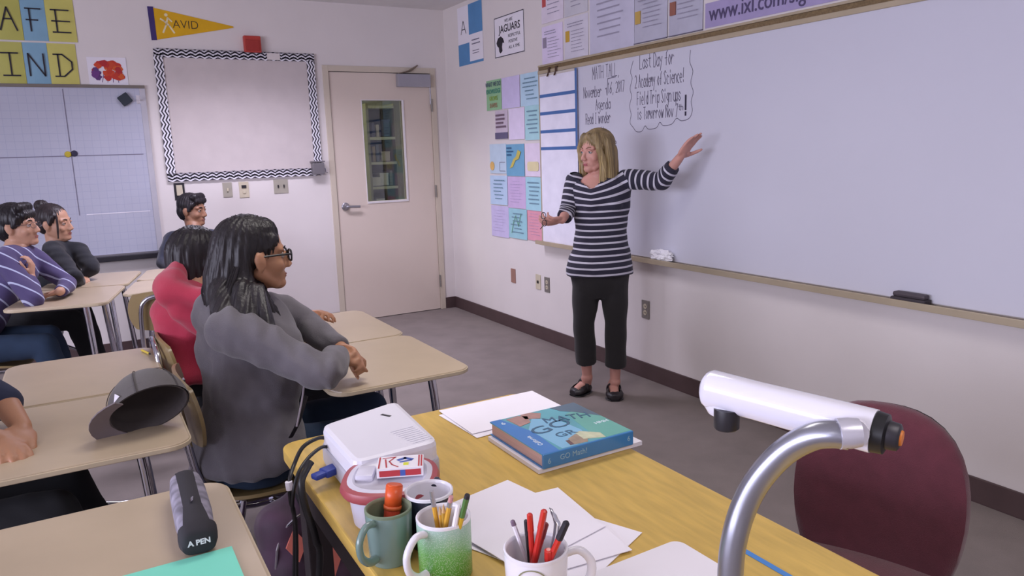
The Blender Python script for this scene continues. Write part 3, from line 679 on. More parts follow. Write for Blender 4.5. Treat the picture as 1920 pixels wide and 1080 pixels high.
# ================================================================ STUDENT DESKS (chair and top on one frame), local +X is forward
def make_desk():
    t = empty('student_desk', (0,0,0))
    top = link('desktop', prismm(rrect(-.235,-.285,.235,.285,.055), .722, .740, .004), m_desktop, t)
    link('edge_band', prismm(rrect(-.238,-.288,.238,.288,.057), .725, .736, .001), m_edge, top)
    link('under_frame', tubem([(.12,-.2,.712),(-.14,-.2,.712),(-.14,.2,.712),(.12,.2,.712)], .011, closed=True), m_dark, t)
    for s in (-1, 1):
        lg = link('leg', tubem([(.12,s*.20,.715),(.125,s*.205,.66),(.165,s*.245,.03)], .0165, seg=14, flat=.8), m_chrome, t, smooth=True)
        link('foot_glide', lathem([(0,0),(.019,0),(.021,.012),(.017,.035),(0,.035)], (.166,s*.246,0), seg=14), m_black, lg, smooth=True)
        link('side_rail', tubem([(.155,s*.235,.15),(.0,s*.225,.17),(-.30,s*.20,.33),(-.42,s*.17,.40)], .011, seg=10, smooth=4), m_chrome, t, smooth=True)
        lg = link('leg', tubem([(-.50,s*.15,.415),(-.60,s*.19,.03)], .0125, seg=12), m_chrome, t, smooth=True)
        link('foot_glide', lathem([(0,0),(.015,0),(.017,.012),(.014,.03),(0,.03)], (-.605,s*.192,0), seg=12), m_black, lg, smooth=True)
    link('seat_rail', tubem([(-.25,.16,.405),(-.25,-.16,.405),(-.56,-.15,.405),(-.56,.15,.405)], .010, closed=True), m_chrome, t)
    # curved seat
    def shell(fx, fy, nx=12, ny=12, th=.011):
        bm = bmesh.new(); g = [[bm.verts.new(fx(i/nx*2-1, j/ny*2-1)) for j in range(ny+1)] for i in range(nx+1)]
        for i in range(nx):
            for j in range(ny): bm.faces.new((g[i][j],g[i+1][j],g[i+1][j+1],g[i][j+1]))
        bmesh.ops.recalc_face_normals(bm, faces=bm.faces[:]); bmesh.ops.solidify(bm, geom=bm.faces[:], thickness=th); return bm
    def sq(u, v):   # square to rounded square
        return u*math.sqrt(1-v*v*.28), v*math.sqrt(1-u*u*.28)
    def seat(u, v):
        a, b = sq(u, v); return (-.41+a*.20, b*.205, .43+.016*(b*b)-.018*max(0,a)**2+.028*max(0,-a)**3)
    link('seat', shell(seat, 0), m_plastic, t, smooth=True)
    def back(u, v):
        a, b = sq(u, v); return (-.598-.03*(1-b*b)-.03*(a+.3)*.4, b*.20, .705+a*.105)
    bk = link('backrest', shell(back, 0), m_plastic, t, smooth=True)
    fr = link('back_frame', tubem([(-.30,-.15,.40),(-.52,-.15,.40),(-.612,-.145,.50),(-.644,-.135,.70),(-.650,-.11,.765),(-.652,-.05,.785),(-.652,.05,.785),(-.650,.11,.765),(-.644,.135,.70),(-.612,.145,.50),(-.52,.15,.40),(-.30,.15,.40)], .0115, seg=12, smooth=4), m_chrome, t, smooth=True)
    for s in (-1, 1):
        for z in (.66,.745): link('rivet', lathem([(0,-.004),(.008,-.004),(.009,.002),(0,.006)], seg=12), m_chrome, bk, smooth=True, mx=Matrix.Translation((-.604,s*.13,z)) @ Matrix.Rotation(PI/2,4,'Y'))
    return t
desk0 = make_desk()
DG = 'student desks with attached chairs'
PHI = -math.radians(12)
def pos(cx, cy, a, dx, dy): return (cx+dx*math.cos(a)-dy*math.sin(a), cy+dx*math.sin(a)+dy*math.cos(a))
DESKS = [
 (-2.145,-3.845,0,'desk of the girl in the grey hoodie, nearest to the wooden table'),
 (-2.145,-3.262,0,'desk of the child in the red hoodie, just beyond the grey hoodie girl'),
 (-3.030,-4.005,0,'desk holding the grey baseball cap'),
 (-3.030,-3.415,0,'empty desk just beyond the desk with the cap'),
 (-3.000,-4.855,0,'foreground desk holding the pencil case and aqua folder'),
 (-3.085,-1.640,PHI,'desk of the boy in glasses and striped sweater'),
 (-2.960,-1.060,PHI,'desk of the girl with a hair bun'),
 (-2.508,-1.600,PI/2+PHI,'desk with an empty chair whose back faces the camera'),
 (-2.408,-1.120,-PI/2+PHI,'desk of the boy in navy by the back wall')]
DK = []
for i, (x, y, a, lb) in enumerate(DESKS):
    o = desk0 if i == 0 else copy_tree(desk0)
    o.matrix_world = Matrix.Translation((x,y,0)) @ Matrix.Rotation(a,4,'Z'); tag(o, 'tan combination '+lb, 'desk', DG); DK.append(o)
    if i == 7:
        for ch in list(o.children):
            pass
pc = link('pencil_stub', tubem([(-2.835,-3.20,.7455),(-2.815,-3.275,.7455)], .0042, seg=6), mat('pencil_yellow', (214,190,70), .5), None); tag(pc, 'yellow pencil stub lying at the corner of the empty desk', 'pencil')
link('pencil_point', tubem([(-2.815,-3.275,.7455),(-2.811,-3.29,.7455)], [.004,.0006], seg=6), m_ink, pc)

# ================================================================ WOODEN TABLE
m_oak = mat('golden_oak_laminate', (206,172,88), .38, var=.12, scale=9, stretch=(7,1,7), detail=8, spec=.5)
m_walnut = mat('dark_brown_panel', (46,38,40), .6, var=.15)
tt = empty('teacher_table', (-2.26,-5.2,0), 0, 'long golden oak table carrying the projector, mugs and textbook', 'table')
tp = link('tabletop', prismm(rrect(-.352,-.80,.352,.762,.045), .708, .740, .004), m_oak, tt)
for x_ in (-.33,.28): link('side_apron', b2((x_,-.76,.62),(x_+.02,.72,.708)), m_walnut, tt)
link('end_apron', b2((-.31,.68,.62),(.28,.70,.708)), m_walnut, tt); link('end_panel', b2((-.315,-.78,.02),(.27,-.76,.708)), m_walnut, tt)
for sx in (-.30,.25):
    for sy in (-.72,.67): link('leg', b2((sx-.03,sy-.03,0),(sx+.03,sy+.03,.708), .004), m_walnut, tt)
TZ = .740
def paper(name, label, cx, cy, w, h, a, z, m=None, cat='paper', group=None, th=.0012, r=.0):
    pts = rrect(-w/2,-h/2,w/2,h/2,r) if r else [(-w/2,-h/2),(w/2,-h/2),(w/2,h/2),(-w/2,h/2)]
    o = link(name, prismm(pts, 0, th), m or m_paper, None, mx=Matrix.Translation((cx,cy,z)) @ Matrix.Rotation(a,4,'Z')); tag(o, label, cat, group); return o
PG = 'loose white papers on the wooden table'
paper('paper_sheet', 'white paper at the far end of the wooden table', -2.034,-4.563,.300,.205,-.01,TZ+.0036, group=PG)
paper('paper_sheet', 'lower white sheet sticking out under the far paper', -2.05,-4.58,.280,.205,.05,TZ+.001, group=PG)
paper('paper_sheet', 'topmost loose sheet of the fan of papers behind the pen mugs', -2.325,-5.11,.216,.279,.20,TZ+.007, group=PG)
paper('paper_sheet', 'middle sheet of the fan of papers behind the pen mugs', -2.295,-5.165,.216,.279,-.10,TZ+.004, group=PG)
paper('paper_sheet', 'lowest sheet of the fan of papers, pointing right', -2.30,-5.19,.216,.279,.42,TZ+.001, group=PG)
paper('white_tile', 'white panel with rounded corner at the near right of the table', -2.215,-5.475,.215,.285,.02,TZ+.001, m_white, 'panel', r=.02, th=.004)
paper('tape_strip', 'narrow blue strip on the table right of the curved silver arm', -2.035,-5.53,.011,.25,.0,TZ+.0006, mat('blue_strip', (74,134,204), .5), 'tape', th=.0012)
bi = paper('binder', 'white binder under the blue textbook', -2.022,-4.835,.292,.235,.0,TZ+.001, m_white, 'binder', th=.010)
# textbook
tb2 = empty('textbook', (-2.033,-4.833,TZ+.0112), 0, 'thick blue and teal textbook lying on a white binder', 'book')
m_bb = mat('book_blue', (58,128,190), .3, coat=.4, var=.04); bw, bh, bt_ = .126, .121, .034
link('page_block', b2((-bw+.004,-bh+.004,.003),(bw-.005,bh-.004,bt_-.003)), mat('page_edges', (206,172,166), .8, var=.12, scale=3, stretch=(1,1,260)), tb2)
cv = link('front_cover', b2((-bw,-bh,bt_-.003),(bw,bh,bt_), .001), mat('book_teal', (96,170,182), .3, coat=.4, var=.12, scale=9), tb2)
link('back_cover', b2((-bw,-bh,0),(bw,bh,.003), .001), m_bb, tb2)
sp_o = link('spine', b2((-bw,-bh-.004,0),(bw,-bh+.003,bt_), .002), m_bb, tb2)
zc = bt_+.0003
link('cover_band', prismm([(-bw,-bh),(-bw+.045,-bh),(-bw+.055,0),(-bw+.03,bh),(-bw,bh)], bt_-.0002, zc), mat('cover_blue', (66,130,200), .3, coat=.4), cv)
link('cover_sky_panel', prismm([(-.07,-.118),(.0,-.118),(.03,-.05),(.02,.04),(-.03,.08),(-.075,.02)], bt_, zc+.0002), mat('cover_sky', (134,192,224), .3, coat=.4, var=.06), cv)  # pale sky-blue shape of the printed cover art
link('cover_green', prismm([(.03,-.118),(.124,-.118),(.124,.08),(.06,.06),(.045,-.03)], bt_, zc+.0001), mat('cover_green', (108,178,164), .3, coat=.4), cv)
link('cover_slate_panel', prismm([(.085,.06),(.124,-.0),(.124,.12),(.05,.118),(.06,.085)], bt_, zc+.0003), mat('cover_slate', (84,108,124), .3, coat=.4), cv)  # slate-coloured shape printed in the far right corner of the cover
for q, c in (([(-.08,.05),(-.045,.06),(-.03,.10),(-.05,.115),(-.085,.11)],(176,138,130)),([(-.045,.085),(-.01,.07),(.01,.10),(-.01,.118),(-.04,.118)],(176,190,176)),([(-.035,-.115),(.0,-.118),(.02,-.085),(.0,-.065),(-.03,-.08)],(164,146,126)),([(.0,-.10),(.05,-.118),(.055,-.09),(.02,-.055),(.005,-.06)],(206,210,178)),([(-.045,-.112),(-.02,-.117),(-.015,-.09),(-.04,-.085)],(110,86,84))):
    link('cover_art', prismm(q, bt_-.001, zc+.0004+c[0]*.000002), mat('art_%d'%c[0], c, .35, var=.12, scale=60), cv)
m_cl = mat('cover_lettering', (70,104,130), .4)
text(cv, 'GO', .062, -.02, .005, zc+.0007, m_cl, sx=1.25, rot=.15); text(cv, 'MATH', .050, .045, .035, zc+.0007, m_cl, sx=.9, rot=-.2); text(cv, 'GR', .038, -.015, -.05, zc+.0007, m_cl, sx=1.1)
m_cw = mat('cover_white', (226,236,244), .4)
text(cv, 'California', .016, -.098, -.045, zc+.0003, m_cw, rot=PI/2); text(cv, '6', .022, -.105, .09, zc+.0003, m_cw); text(cv, 'HMH', .018, .10, -.035, zc+.0003, m_cw)
for s_, u_, z_ in (('6',-.110,.016),('GO Math!',-.045,.018),('6',.112,.018)):
    me = text_mesh(s_, .018); me.transform(Matrix.Translation((u_,-bh-.0042,z_)) @ Matrix.Rotation(PI/2,4,'X')); link('spine_lettering', me, mat('spine_pale',(150,186,206),.5), sp_o)
# projector
P = [(-2.553,-4.622,0.835), (-2.342,-4.557,0.835), (-2.363,-4.865,0.835), (-2.556,-4.874,0.835)]
cxp = sum(p[0] for p in P)/4; cyp = sum(p[1] for p in P)/4
def round_poly(pts, r, n=4):
    out = []; N_ = len(pts)
    for i in range(N_):
        p = V3((*pts[i][:2],0)); a = V3((*pts[i-1][:2],0)); b = V3((*pts[(i+1)%N_][:2],0))
        p0 = p+(a-p).normalized()*r; p1 = p+(b-p).normalized()*r
        for k in range(n+1):
            t = k/n; q = p0*(1-t)**2+p*2*t*(1-t)+p1*t*t; out.append((q.x,q.y))
    return out
pj = empty('projector', (cxp,cyp,TZ), 0, 'white projector on the near left corner of the table', 'projector')
pp = [(p[0]-cxp, p[1]-cyp) for p in P]; m_pj = mat('projector_white', (226,224,234), .4, var=.01); m_pj2 = mat('projector_grey', (184,182,190), .45)
body = link('housing', prismm(round_poly(pp,.03), .012, .095, .012), m_pj, pj, smooth=False)
pb = [(x*1.04, y*1.03) for x, y in pp]; link('lower_housing', prismm(round_poly(pb,.03), .008, .055, .008), m_pj2, pj)
for x, y in pp: link('foot', lathem([(0,0),(.009,0),(.009,.012),(0,.012)], (x*.75,y*.75,0), seg=12), m_black, pj)
link('focus_slot', boxm((.05,.08,.0952),(.008,.028,.001), rot=Matrix.Rotation(.5,3,'Z')), m_black, body)
bm = bmesh.new()
for i in range(9): ribbon(bm, [(.02+.002*i,-.03-.011*i),(.075+.001*i,-.025-.011*i)], .0016)
link('label_print', bm, mat('pale_grey_print', (196,196,212), .5), body, mx=Matrix.Translation((0,0,.0955)))
vg = link('cable_plug', box(boxm((0,0,0),(.045,.030,.016),bevel=.003), (-.032,0,0),(.03,.022,.012),bevel=.004), mat('vga_blue', (46,66,150), .45), pj, mx=Matrix.Translation((pp[0][0]-.012,(pp[0][1]*.55+pp[3][1]*.45),.030)) @ Matrix.Rotation(.35,4,'Z'))
# cables
c1 = link('projector_cable', tubem([(-2.540,-4.629,0.802), (-2.567,-4.646,0.814), (-2.605,-4.661,0.807), (-2.630,-4.676,0.779), (-2.652,-4.715,0.759), (-2.651,-4.703,0.707), (-2.637,-4.643,0.586), (-2.66,-4.50,.02)], .0045, smooth=6, seg=8), m_black, None, smooth=True); tag(c1, 'thin black cable looping off the table corner by the projector', 'cable')
link('white_connector', tubem([(-2.655,-4.719,0.760), (-2.654,-4.720,0.742)], .008, seg=10), m_white, c1)
c2 = link('projector_cable', tubem([(-2.610,-4.747,0.805), (-2.621,-4.754,0.796), (-2.641,-4.776,0.776), (-2.640,-4.787,0.727), (-2.627,-4.798,0.656), (-2.623,-4.777,0.545), (-2.70,-4.72,.02)], .0075, smooth=6, seg=8), m_black, None, smooth=True); tag(c2, 'thick black cable hanging down from the blue plug', 'cable')
c3 = link('projector_cable', tubem([(-2.548,-4.661,0.794), (-2.572,-4.681,0.804), (-2.610,-4.708,0.795), (-2.642,-4.741,0.774), (-2.657,-4.745,0.714), (-2.644,-4.687,0.583), (-2.68,-4.62,.02)], .004, smooth=6, seg=8), m_black, None, smooth=True); tag(c3, 'second thin black cable beside the blue plug', 'cable')
# oval tub with card box
def selathe(bm, prof, c, ex=2.6, seg=40):
    rings = []
    for r, z in prof:
        if r < 1e-6: rings.append([bm.verts.new((c[0],c[1],c[2]+z))]); continue
        R_ = []
        for k in range(seg):
            a = 2*PI*k/seg; ca, sa = math.cos(a), math.sin(a); q = (abs(ca)**ex+abs(sa)**ex)**(-1/ex)
            R_.append(bm.verts.new((c[0]+r*q*ca, c[1]+r*q*sa, c[2]+z)))
        rings.append(R_)
    for A, B in zip(rings, rings[1:]):
        for k in range(seg):
            k2 = (k+1)%seg
            if len(A) == 1: bm.faces.new((A[0],B[k2],B[k]))
            elif len(B) == 1: bm.faces.new((A[k],A[k2],B[0]))
            else: bm.faces.new((A[k],A[k2],B[k2],B[k]))
    bmesh.ops.recalc_face_normals(bm, faces=bm.faces[:]); return bm
tubc = (-2.507,-4.947,0.825)
tu = empty('wipes_tub', (tubc[0],tubc[1],TZ), -.5, 'white tub with a dull red rim between projector and mugs', 'tub')
link('tub_body', selathe(bmesh.new(), [(0,0),(.068,0),(.074,.004),(.082,.072),(0,.072)], (0,0,0)), mat('tub_white', (206,204,220), .35), tu, smooth=True)
link('rim', selathe(bmesh.new(), [(.080,.066),(.092,.066),(.096,.074),(.092,.084),(.082,.086),(.080,.080),(.080,.066)], (0,0,0)), mat('dull_red_plastic', (168,78,84), .4), tu, smooth=True)
ld = link('lid', selathe(bmesh.new(), [(.084,.078),(.082,.086),(.072,.088),(.066,.082),(0,.082)], (0,0,0)), mat('lid_white', (214,212,226), .3), tu, smooth=True)
link('lid_grip', boxm((-.048,.002,.088),(.036,.05,.016), bevel=.007), mat('lid_white', (214,212,226), .3), ld, smooth=True)
cb = link('card_box', b2((-.045,-.030,0),(.045,.030,.019), .001), m_white, None, mx=Matrix.Translation((tubc[0]+.022,tubc[1]-.002,TZ+.0885)) @ Matrix.Rotation(-.42,4,'Z')); tag(cb, 'small white card box with red edging on top of the tub', 'box')
m_rd = mat('card_red', (186,58,66), .5); m_bu = mat('card_blue', (70,96,176), .5)
bm = bmesh.new()
for q in ([(-.041,-.026),(-.041,.026)],[(.036,-.026),(.036,.026)],[(.041,-.026),(.041,.026)],[(-.035,.02),(-.01,.024)],[(-.012,.022),(-.022,.004),(-.016,-.012),(-.004,-.024)],[(-.03,.015),(-.026,-.024)]): ribbon(bm, q, .003)
link('red_print', bm, m_rd, cb, mx=Matrix.Translation((0,0,.0194))); 
bm = bmesh.new(); ribbon(bm, [(-.004,.008),(.008,.016),(.022,.008)], .009); ribbon(bm, [(.0,-.002),(.02,.004)], .006); link('blue_print', bm, m_bu, cb, mx=Matrix.Translation((0,0,.0194)))
link('yellow_print', b2((.006,-.018,.019),(.016,-.006,.0196)), mat('card_yellow', (216,220,60), .5), cb)
link('red_side', b2((-.040,-.0306,.003),(.040,-.030,.015)), m_rd, cb); link('blue_side', b2((.0,-.0309,.003),(.01,-.0304,.015)), m_bu, cb)

# ================================================================ MUGS
def mug(name, label, c, r, h, m_out, m_in, ha, hm=None, taper=.92, hsz=1.0):
    o = empty(name, (c[0],c[1],TZ), 0, label, 'mug', 'mugs on the wooden table')
    link('cup', lathem([(0,0),(r*taper*.93,0),(r*taper,.004),(r,h-.003),(r-.0015,h),(r-.004,h-.002),(r*taper-.005,.008),(0,.007)], seg=44), m_out, o, smooth=True)
    link('lining', lathem([(r-.0042,h-.003),(r*taper-.0054,.009),(0,.0085)], seg=44), m_in, o, smooth=True)
    link('rim', lathem([(r-.0048,h-.004),(r-.0040,h+.0005),(r-.002,h+.0016),(r+.0002,h+.0003),(r+.0003,h-.004)], seg=44), m_in, o, smooth=True)
    d = V3((math.cos(ha),math.sin(ha),0)); P_ = [d*(r-.004)+V3((0,0,h*.86)), d*(r+.018*hsz)+V3((0,0,h*.90)), d*(r+.036*hsz)+V3((0,0,h*.70)), d*(r+.034*hsz)+V3((0,0,h*.42)), d*(r+.016*hsz)+V3((0,0,h*.22)), d*(r*.95-.004)+V3((0,0,h*.20))]
    link('handle', tubem(P_, .0062, seg=12, smooth=5, flat=1.25), hm or m_out, o, smooth=True)
    return o
m_sage = mat('sage_glaze', (118,142,136), .25, coat=.4); m_sin = mat('sage_inside', (120,134,110), .4)
m_cer = mat('white_ceramic', (232,230,238), .22, coat=.4, var=.01); m_navyc = mat('navy_ceramic', (34,36,56), .25, coat=.5)
M = mat('green_glitter_glaze', (90,160,80), .35, coat=.3); N = M.node_tree.nodes; L = M.node_tree.links
tcn = N.new('ShaderNodeTexCoord'); sx_ = N.new('ShaderNodeSeparateXYZ'); L.new(tcn.outputs['Object'], sx_.inputs[0])
cr = N.new('ShaderNodeValToRGB'); L.new(math_node(N, L, 'DIVIDE', sx_.outputs[2], .11), cr.inputs[0])
e = cr.color_ramp.elements; e[0].position = .15; e[0].color = rgb((58,138,24)); e[1].position = .88; e[1].color = rgb((160,192,176)); q = e.new(.5); q.color = rgb((104,168,88))
vo = N.new('ShaderNodeTexVoronoi'); vo.inputs['Scale'].default_value = 520; L.new(tcn.outputs['Object'], vo.inputs['Vector'])
lt = math_node(N, L, 'LESS_THAN', vo.outputs['Distance'], .32); mx = N.new('ShaderNodeMix'); mx.data_type = 'RGBA'; mx.inputs[7].default_value = rgb((214,224,220))
L.new(math_node(N, L, 'MULTIPLY', lt, .55), mx.inputs[0]); L.new(cr.outputs[0], mx.inputs[6]); L.new(mx.outputs[2], N['Principled BSDF'].inputs['Base Color'])
CS, CN, CG, CW = (-2.568,-5.097,0.837), (-2.485,-5.085,0.842), (-2.506,-5.193,0.845), (-2.425,-5.356,0.840)
mug('mug', 'sage green mug holding an orange glue stick', CS, .041, .097, m_sage, m_sin, -2.62)
mug('mug', 'dark navy mug with a white inside, behind the other mugs', CN, .044, .102, m_navyc, m_cer, .9)
mg_ = mug('mug', 'green speckled mug full of pencils', CG, .046, .105, M, m_cer, -2.75, m_cer, taper=.98, hsz=1.15)
mw_ = mug('mug', 'white mug with a round emblem, full of red pens', CW, .050, .100, m_cer, m_cer, -.45)
# emblem on the white mug: ring and bars
rr_ = .0485
def wrap(me_bm, R_, a0):
    for v in me_bm.verts:
        a = a0+v.co.x/R_; v.co = V3((R_*math.cos(a), R_*math.sin(a), v.co.y))
    return me_bm
bm = bmesh.new(); ribbon(bm, [(.024*math.cos(a*PI/16),.066+.024*math.sin(a*PI/16)) for a in range(33)], .002); link('emblem_ring', wrap(bm, .0508, -2.25), mat('olive_print', (140,140,110), .5), mw_)
me = text_mesh('MATH', .017, ext=.0001); bm = bmesh.new(); bm.from_mesh(me); bmesh.ops.translate(bm, verts=bm.verts[:], vec=(0,.0685,0)); link('emblem_lettering', wrap(bm, .0508, -2.25), mat('lilac_print', (128,120,160), .5), mw_)

def stick(name, label, cat, p0, p1, segs, r, m0, group=None, seg=8):
    """segs: [(name, t0, t1, r_scale0, r_scale1, material)] along p0->p1"""
    p0 = V3(p0); p1 = V3(p1); o = link(name, tubem([p0, p0.lerp(p1, segs[0][1])], r, seg=seg), m0, None); tag(o, label, cat, group)
    for nm, t0, t1, s0, s1, mm in segs: link(nm, tubem([p0.lerp(p1,t0), p0.lerp(p1,t1)], [r*s0, r*s1], seg=seg), mm, o)
    return o
m_py = mat('pencil_yellow2', (222,170,60), .45); m_fer = mat('ferrule', (190,190,200), .3, .8); m_ers = mat('pink_eraser', (206,150,150), .8); m_cedar = mat('cedar', (206,170,124), .8)
m_pr = mat('red_pen', (200,44,36), .3, coat=.3); m_pgn = mat('green_pencil', (80,120,60), .5)
def bot(c, dx, dy): return (c[0]+dx, c[1]+dy, TZ+.011)
FE = [('ferrule',.86,.93,1.05,1.05,m_fer),('rubber_tip',.93,1,.95,.9,m_ers)]
DGm = 1.235
stick('pencil', 'pencil with a metal ferrule standing highest at the left in the speckled mug', 'pencil', bot(CG,.0,.005), (-2.523,-5.188,0.892), [('ferrule',.8,.92,1.05,1.05,m_fer),('rubber_tip',.92,1,.95,.9,m_fer)], .0042, m_py, 'pencils in the speckled mug')
stick('pencil', 'thick yellow pencil leaning right in the speckled mug', 'pencil', bot(CG,-.01,.01), (-2.505,-5.227,0.893), FE, .0044, m_py, 'pencils in the speckled mug')
stick('pencil', 'green-ended yellow pencil leaning against the right rim of the speckled mug', 'pencil', bot(CG,.0,-.01), (-2.490,-5.257,0.904), [('green_end',.72,.96,1.1,1.1,m_pgn),('dark_tip',.96,1,1.1,1.0,m_ink)], .0044, mat('golden_pencil', (214,176,50), .45), 'pencils in the speckled mug')
stick('pencil', 'short sharpened pencil in the middle of the speckled mug', 'pencil', bot(CG,.008,.01), (-2.516,-5.203,0.868), [('sharpened_end',.88,1,1,.15,m_cedar)], .004, m_py, 'pencils in the speckled mug')
stick('pencil', 'short pencil with pale wood just left of the tall thick one', 'pencil', bot(CG,.0,.0), (-2.512,-5.210,0.874), [('sharpened_end',.88,1,1,.15,m_cedar)], .004, mat('dull_yellow', (190,150,60), .5), 'pencils in the speckled mug')
stick('pen', 'white pen with pink barrel in the front of the speckled mug', 'pen', bot(CG,-.01,-.02), (-2.500,-5.244,0.886), [('cap',.6,1,1.2,1.1,m_white)], .004, m_ers, 'pencils in the speckled mug')
PM = 'pens in the white mug'
def penm(lb, dx, dy, top, m0, cap_m, r=.0046, t=.8, cat='pen', nm='pen'):
    stick(nm, lb, cat, bot(CW,dx,dy), top, [('cap',t,.985,1.12,1.05,cap_m),('cap_end',.985,1,1.0,.6,cap_m)], r, m0, PM)
penm('slim white pen with a mauve tip at the left of the white mug', .01,.01, (-2.442,-5.315,0.872), m_white, mat('mauve_tip', (120,100,120), .5), .0038, .93)
penm('thin black pen in the white mug', .0,.012, (-2.428,-5.334,0.877), m_black, m_dark, .0036)
penm('red pen standing upright at the centre left of the white mug', -.004,.0, (-2.431,-5.351,0.896), m_pr, m_pr)
penm('tallest red pen leaning right in the white mug', -.02,.0, (-2.416,-5.370,0.906), m_pr, m_pr, .005)
penm('short red pen behind the tallest one', -.01,.02, (-2.411,-5.366,0.881), m_pr, mat('dull_red', (150,60,60), .5))
penm('dark-capped red pen at the right rim of the white mug', -.02,-.008, (-2.404,-5.413,0.902), m_pr, m_ink, .005)
penm('red marker low in the front of the white mug', .01,-.02, (-2.425,-5.393,0.854), m_pr, m_pr, .006)
sc = link('scissors', tubem([bot(CW,.0,.004), (-2.407,-5.383,0.870), (-2.406,-5.377,0.900), (-2.409,-5.373,0.908)], [.004,.007,.006,.002], seg=10, flat=.3, smooth=3), m_alu, None, smooth=True); tag(sc, 'pair of steel scissors standing blades up in the white mug', 'scissors', PM)
link('second_blade', tubem([bot(CW,.006,.0), (-2.407,-5.393,0.875), (-2.407,-5.389,0.895), (-2.409,-5.379,0.908)], [.004,.007,.006,.002], seg=10, flat=.3, smooth=3), mat('pale_steel', (206,206,214), .3, .7), sc)
gs = stick('glue_stick', 'orange glue stick standing in the sage mug', 'glue stick', bot(CS,.0,.01), (-2.544,-5.071,0.864), [('collar',.62,.68,1.12,1.12,mat('orange_pale', (232,110,60), .4)),('cap',.68,.98,1.05,1.05,mat('orange_cap', (222,90,40), .35)),('cap_top',.98,1,1.05,.9,mat('orange_cap', (222,90,40), .35))], .0145, mat('orange_label', (206,74,50), .4), seg=20)
for ch in gs.children: ch.data.polygons.foreach_set('use_smooth', [len(p.vertices)==4 for p in ch.data.polygons])

# ================================================================ DOCUMENT CAMERA
dc = empty('document_camera', (-2.375,-5.73,TZ), 0, 'white document camera arm on a curved silver neck at the near right of the table', 'document camera')
A, B = V3((-2.326,-5.621,1.148)), V3((-2.261,-5.796,1.135)); ax = (B-A).normalized(); sd = ax.cross(V3((0,0,1))).normalized(); up = sd.cross(ax)
def loftbm(secs, n=28, pw=1.0):
    b = Blob(); b.loft(secs, n, pw); return b.raw()
S0 = []
for t, w_, h_ in ((-.06,.004,.004),(-.055,.013,.014),(-.03,.0195,.021),(.0,.022,.0235),(.3,.0215,.0225),(.8,.0225,.0235),(1.0,.0225,.0235),(1.001,.020,.021)):
    S0.append((A.lerp(B,t), sd*w_, up*h_))
m_dcw = mat('glossy_white_plastic', (232,230,242), .18, coat=.6, var=.01)
arm = link('camera_arm', loftbm(S0, pw=.86), m_dcw, dc, world=True, smooth=True)
hp = A.lerp(B,.10)
link('lens_housing', loftbm([(hp-up*.006, ax*.030, sd*.019),(hp-up*.020, ax*.026, sd*.019),(hp-up*.027, ax*.020, sd*.018),(hp-up*.029, ax*.016, sd*.015)]), m_dcw, arm, world=True, smooth=True)
lb_ = A.lerp(B,.10); dn = V3((0,0,-1))
link('lens_barrel', loftbm([(V3((-2.327,-5.648,1.131)), V3((.0155,0,0)), V3((0,.0155,0))),(V3((-2.330,-5.651,1.109)), V3((.0150,0,0)), V3((0,.0150,0))),(V3((-2.331,-5.651,1.107)), V3((.013,0,0)), V3((0,.013,0)))]), mat('lens_black', (36,34,40), .45), arm, world=True, smooth=True)
link('end_cap', loftbm([(B+ax*.001, sd*.0222, up*.0232),(B+ax*.012, sd*.021, up*.022),(B+ax*.014, sd*.016, up*.017)]), m_black, arm, world=True, smooth=True)
kn = link('knob', loftbm([(B+ax*.012, sd*.015, up*.016),(B+ax*.024, sd*.014, up*.015),(B+ax*.026, sd*.011, up*.012)]), m_dark, arm, world=True, smooth=True)
link('knob_centre', loftbm([(B+ax*.0255, sd*.008, up*.009),(B+ax*.028, sd*.007, up*.008)]), mat('orange_rubber', (206,116,40), .5), arm, world=True, smooth=True)
link('side_button', boxm(A.lerp(B,.93)-sd*.0-up*.0, (.002,.002,.002)), m_dark, arm, world=True)
nk = [(-2.301,-5.794,1.138), (-2.311,-5.781,1.138), (-2.321,-5.763,1.131), (-2.332,-5.738,1.108), (-2.345,-5.717,1.073), (-2.356,-5.705,1.036), (-2.366,-5.701,0.997), (-2.371,-5.701,0.955)]
base_pt = V3(nk[-1]); nk += [(base_pt.x-.003,base_pt.y-.003,.86), (base_pt.x-.003,base_pt.y-.003,TZ+.02)]
link('neck', tubem(nk, .0148, seg=20, smooth=6), mat('satin_silver', (168,170,182), .28, .85, var=.02), dc, world=True, smooth=True)
q0, q1 = V3((-2.309,-5.787,1.140)), V3((-2.292,-5.800,1.142))
link('collar', tubem([q0,q0.lerp(q1,.5),q1], [.0165,.0165,.015], seg=20), mat('satin_silver2', (196,194,206), .3, .3), dc, world=True, smooth=True)
link('joint', tubem([V3((-2.295,-5.795,1.140)), V3((-2.269,-5.784,1.136))], [.0155,.012], seg=18), m_dcw, dc, world=True, smooth=True)
link('base', lathem([(0,0),(.085,0),(.09,.005),(.085,.016),(.03,.024),(0,.026)], (base_pt.x-.003,base_pt.y-.003,TZ), seg=40), m_dcw, dc, world=True, smooth=True)

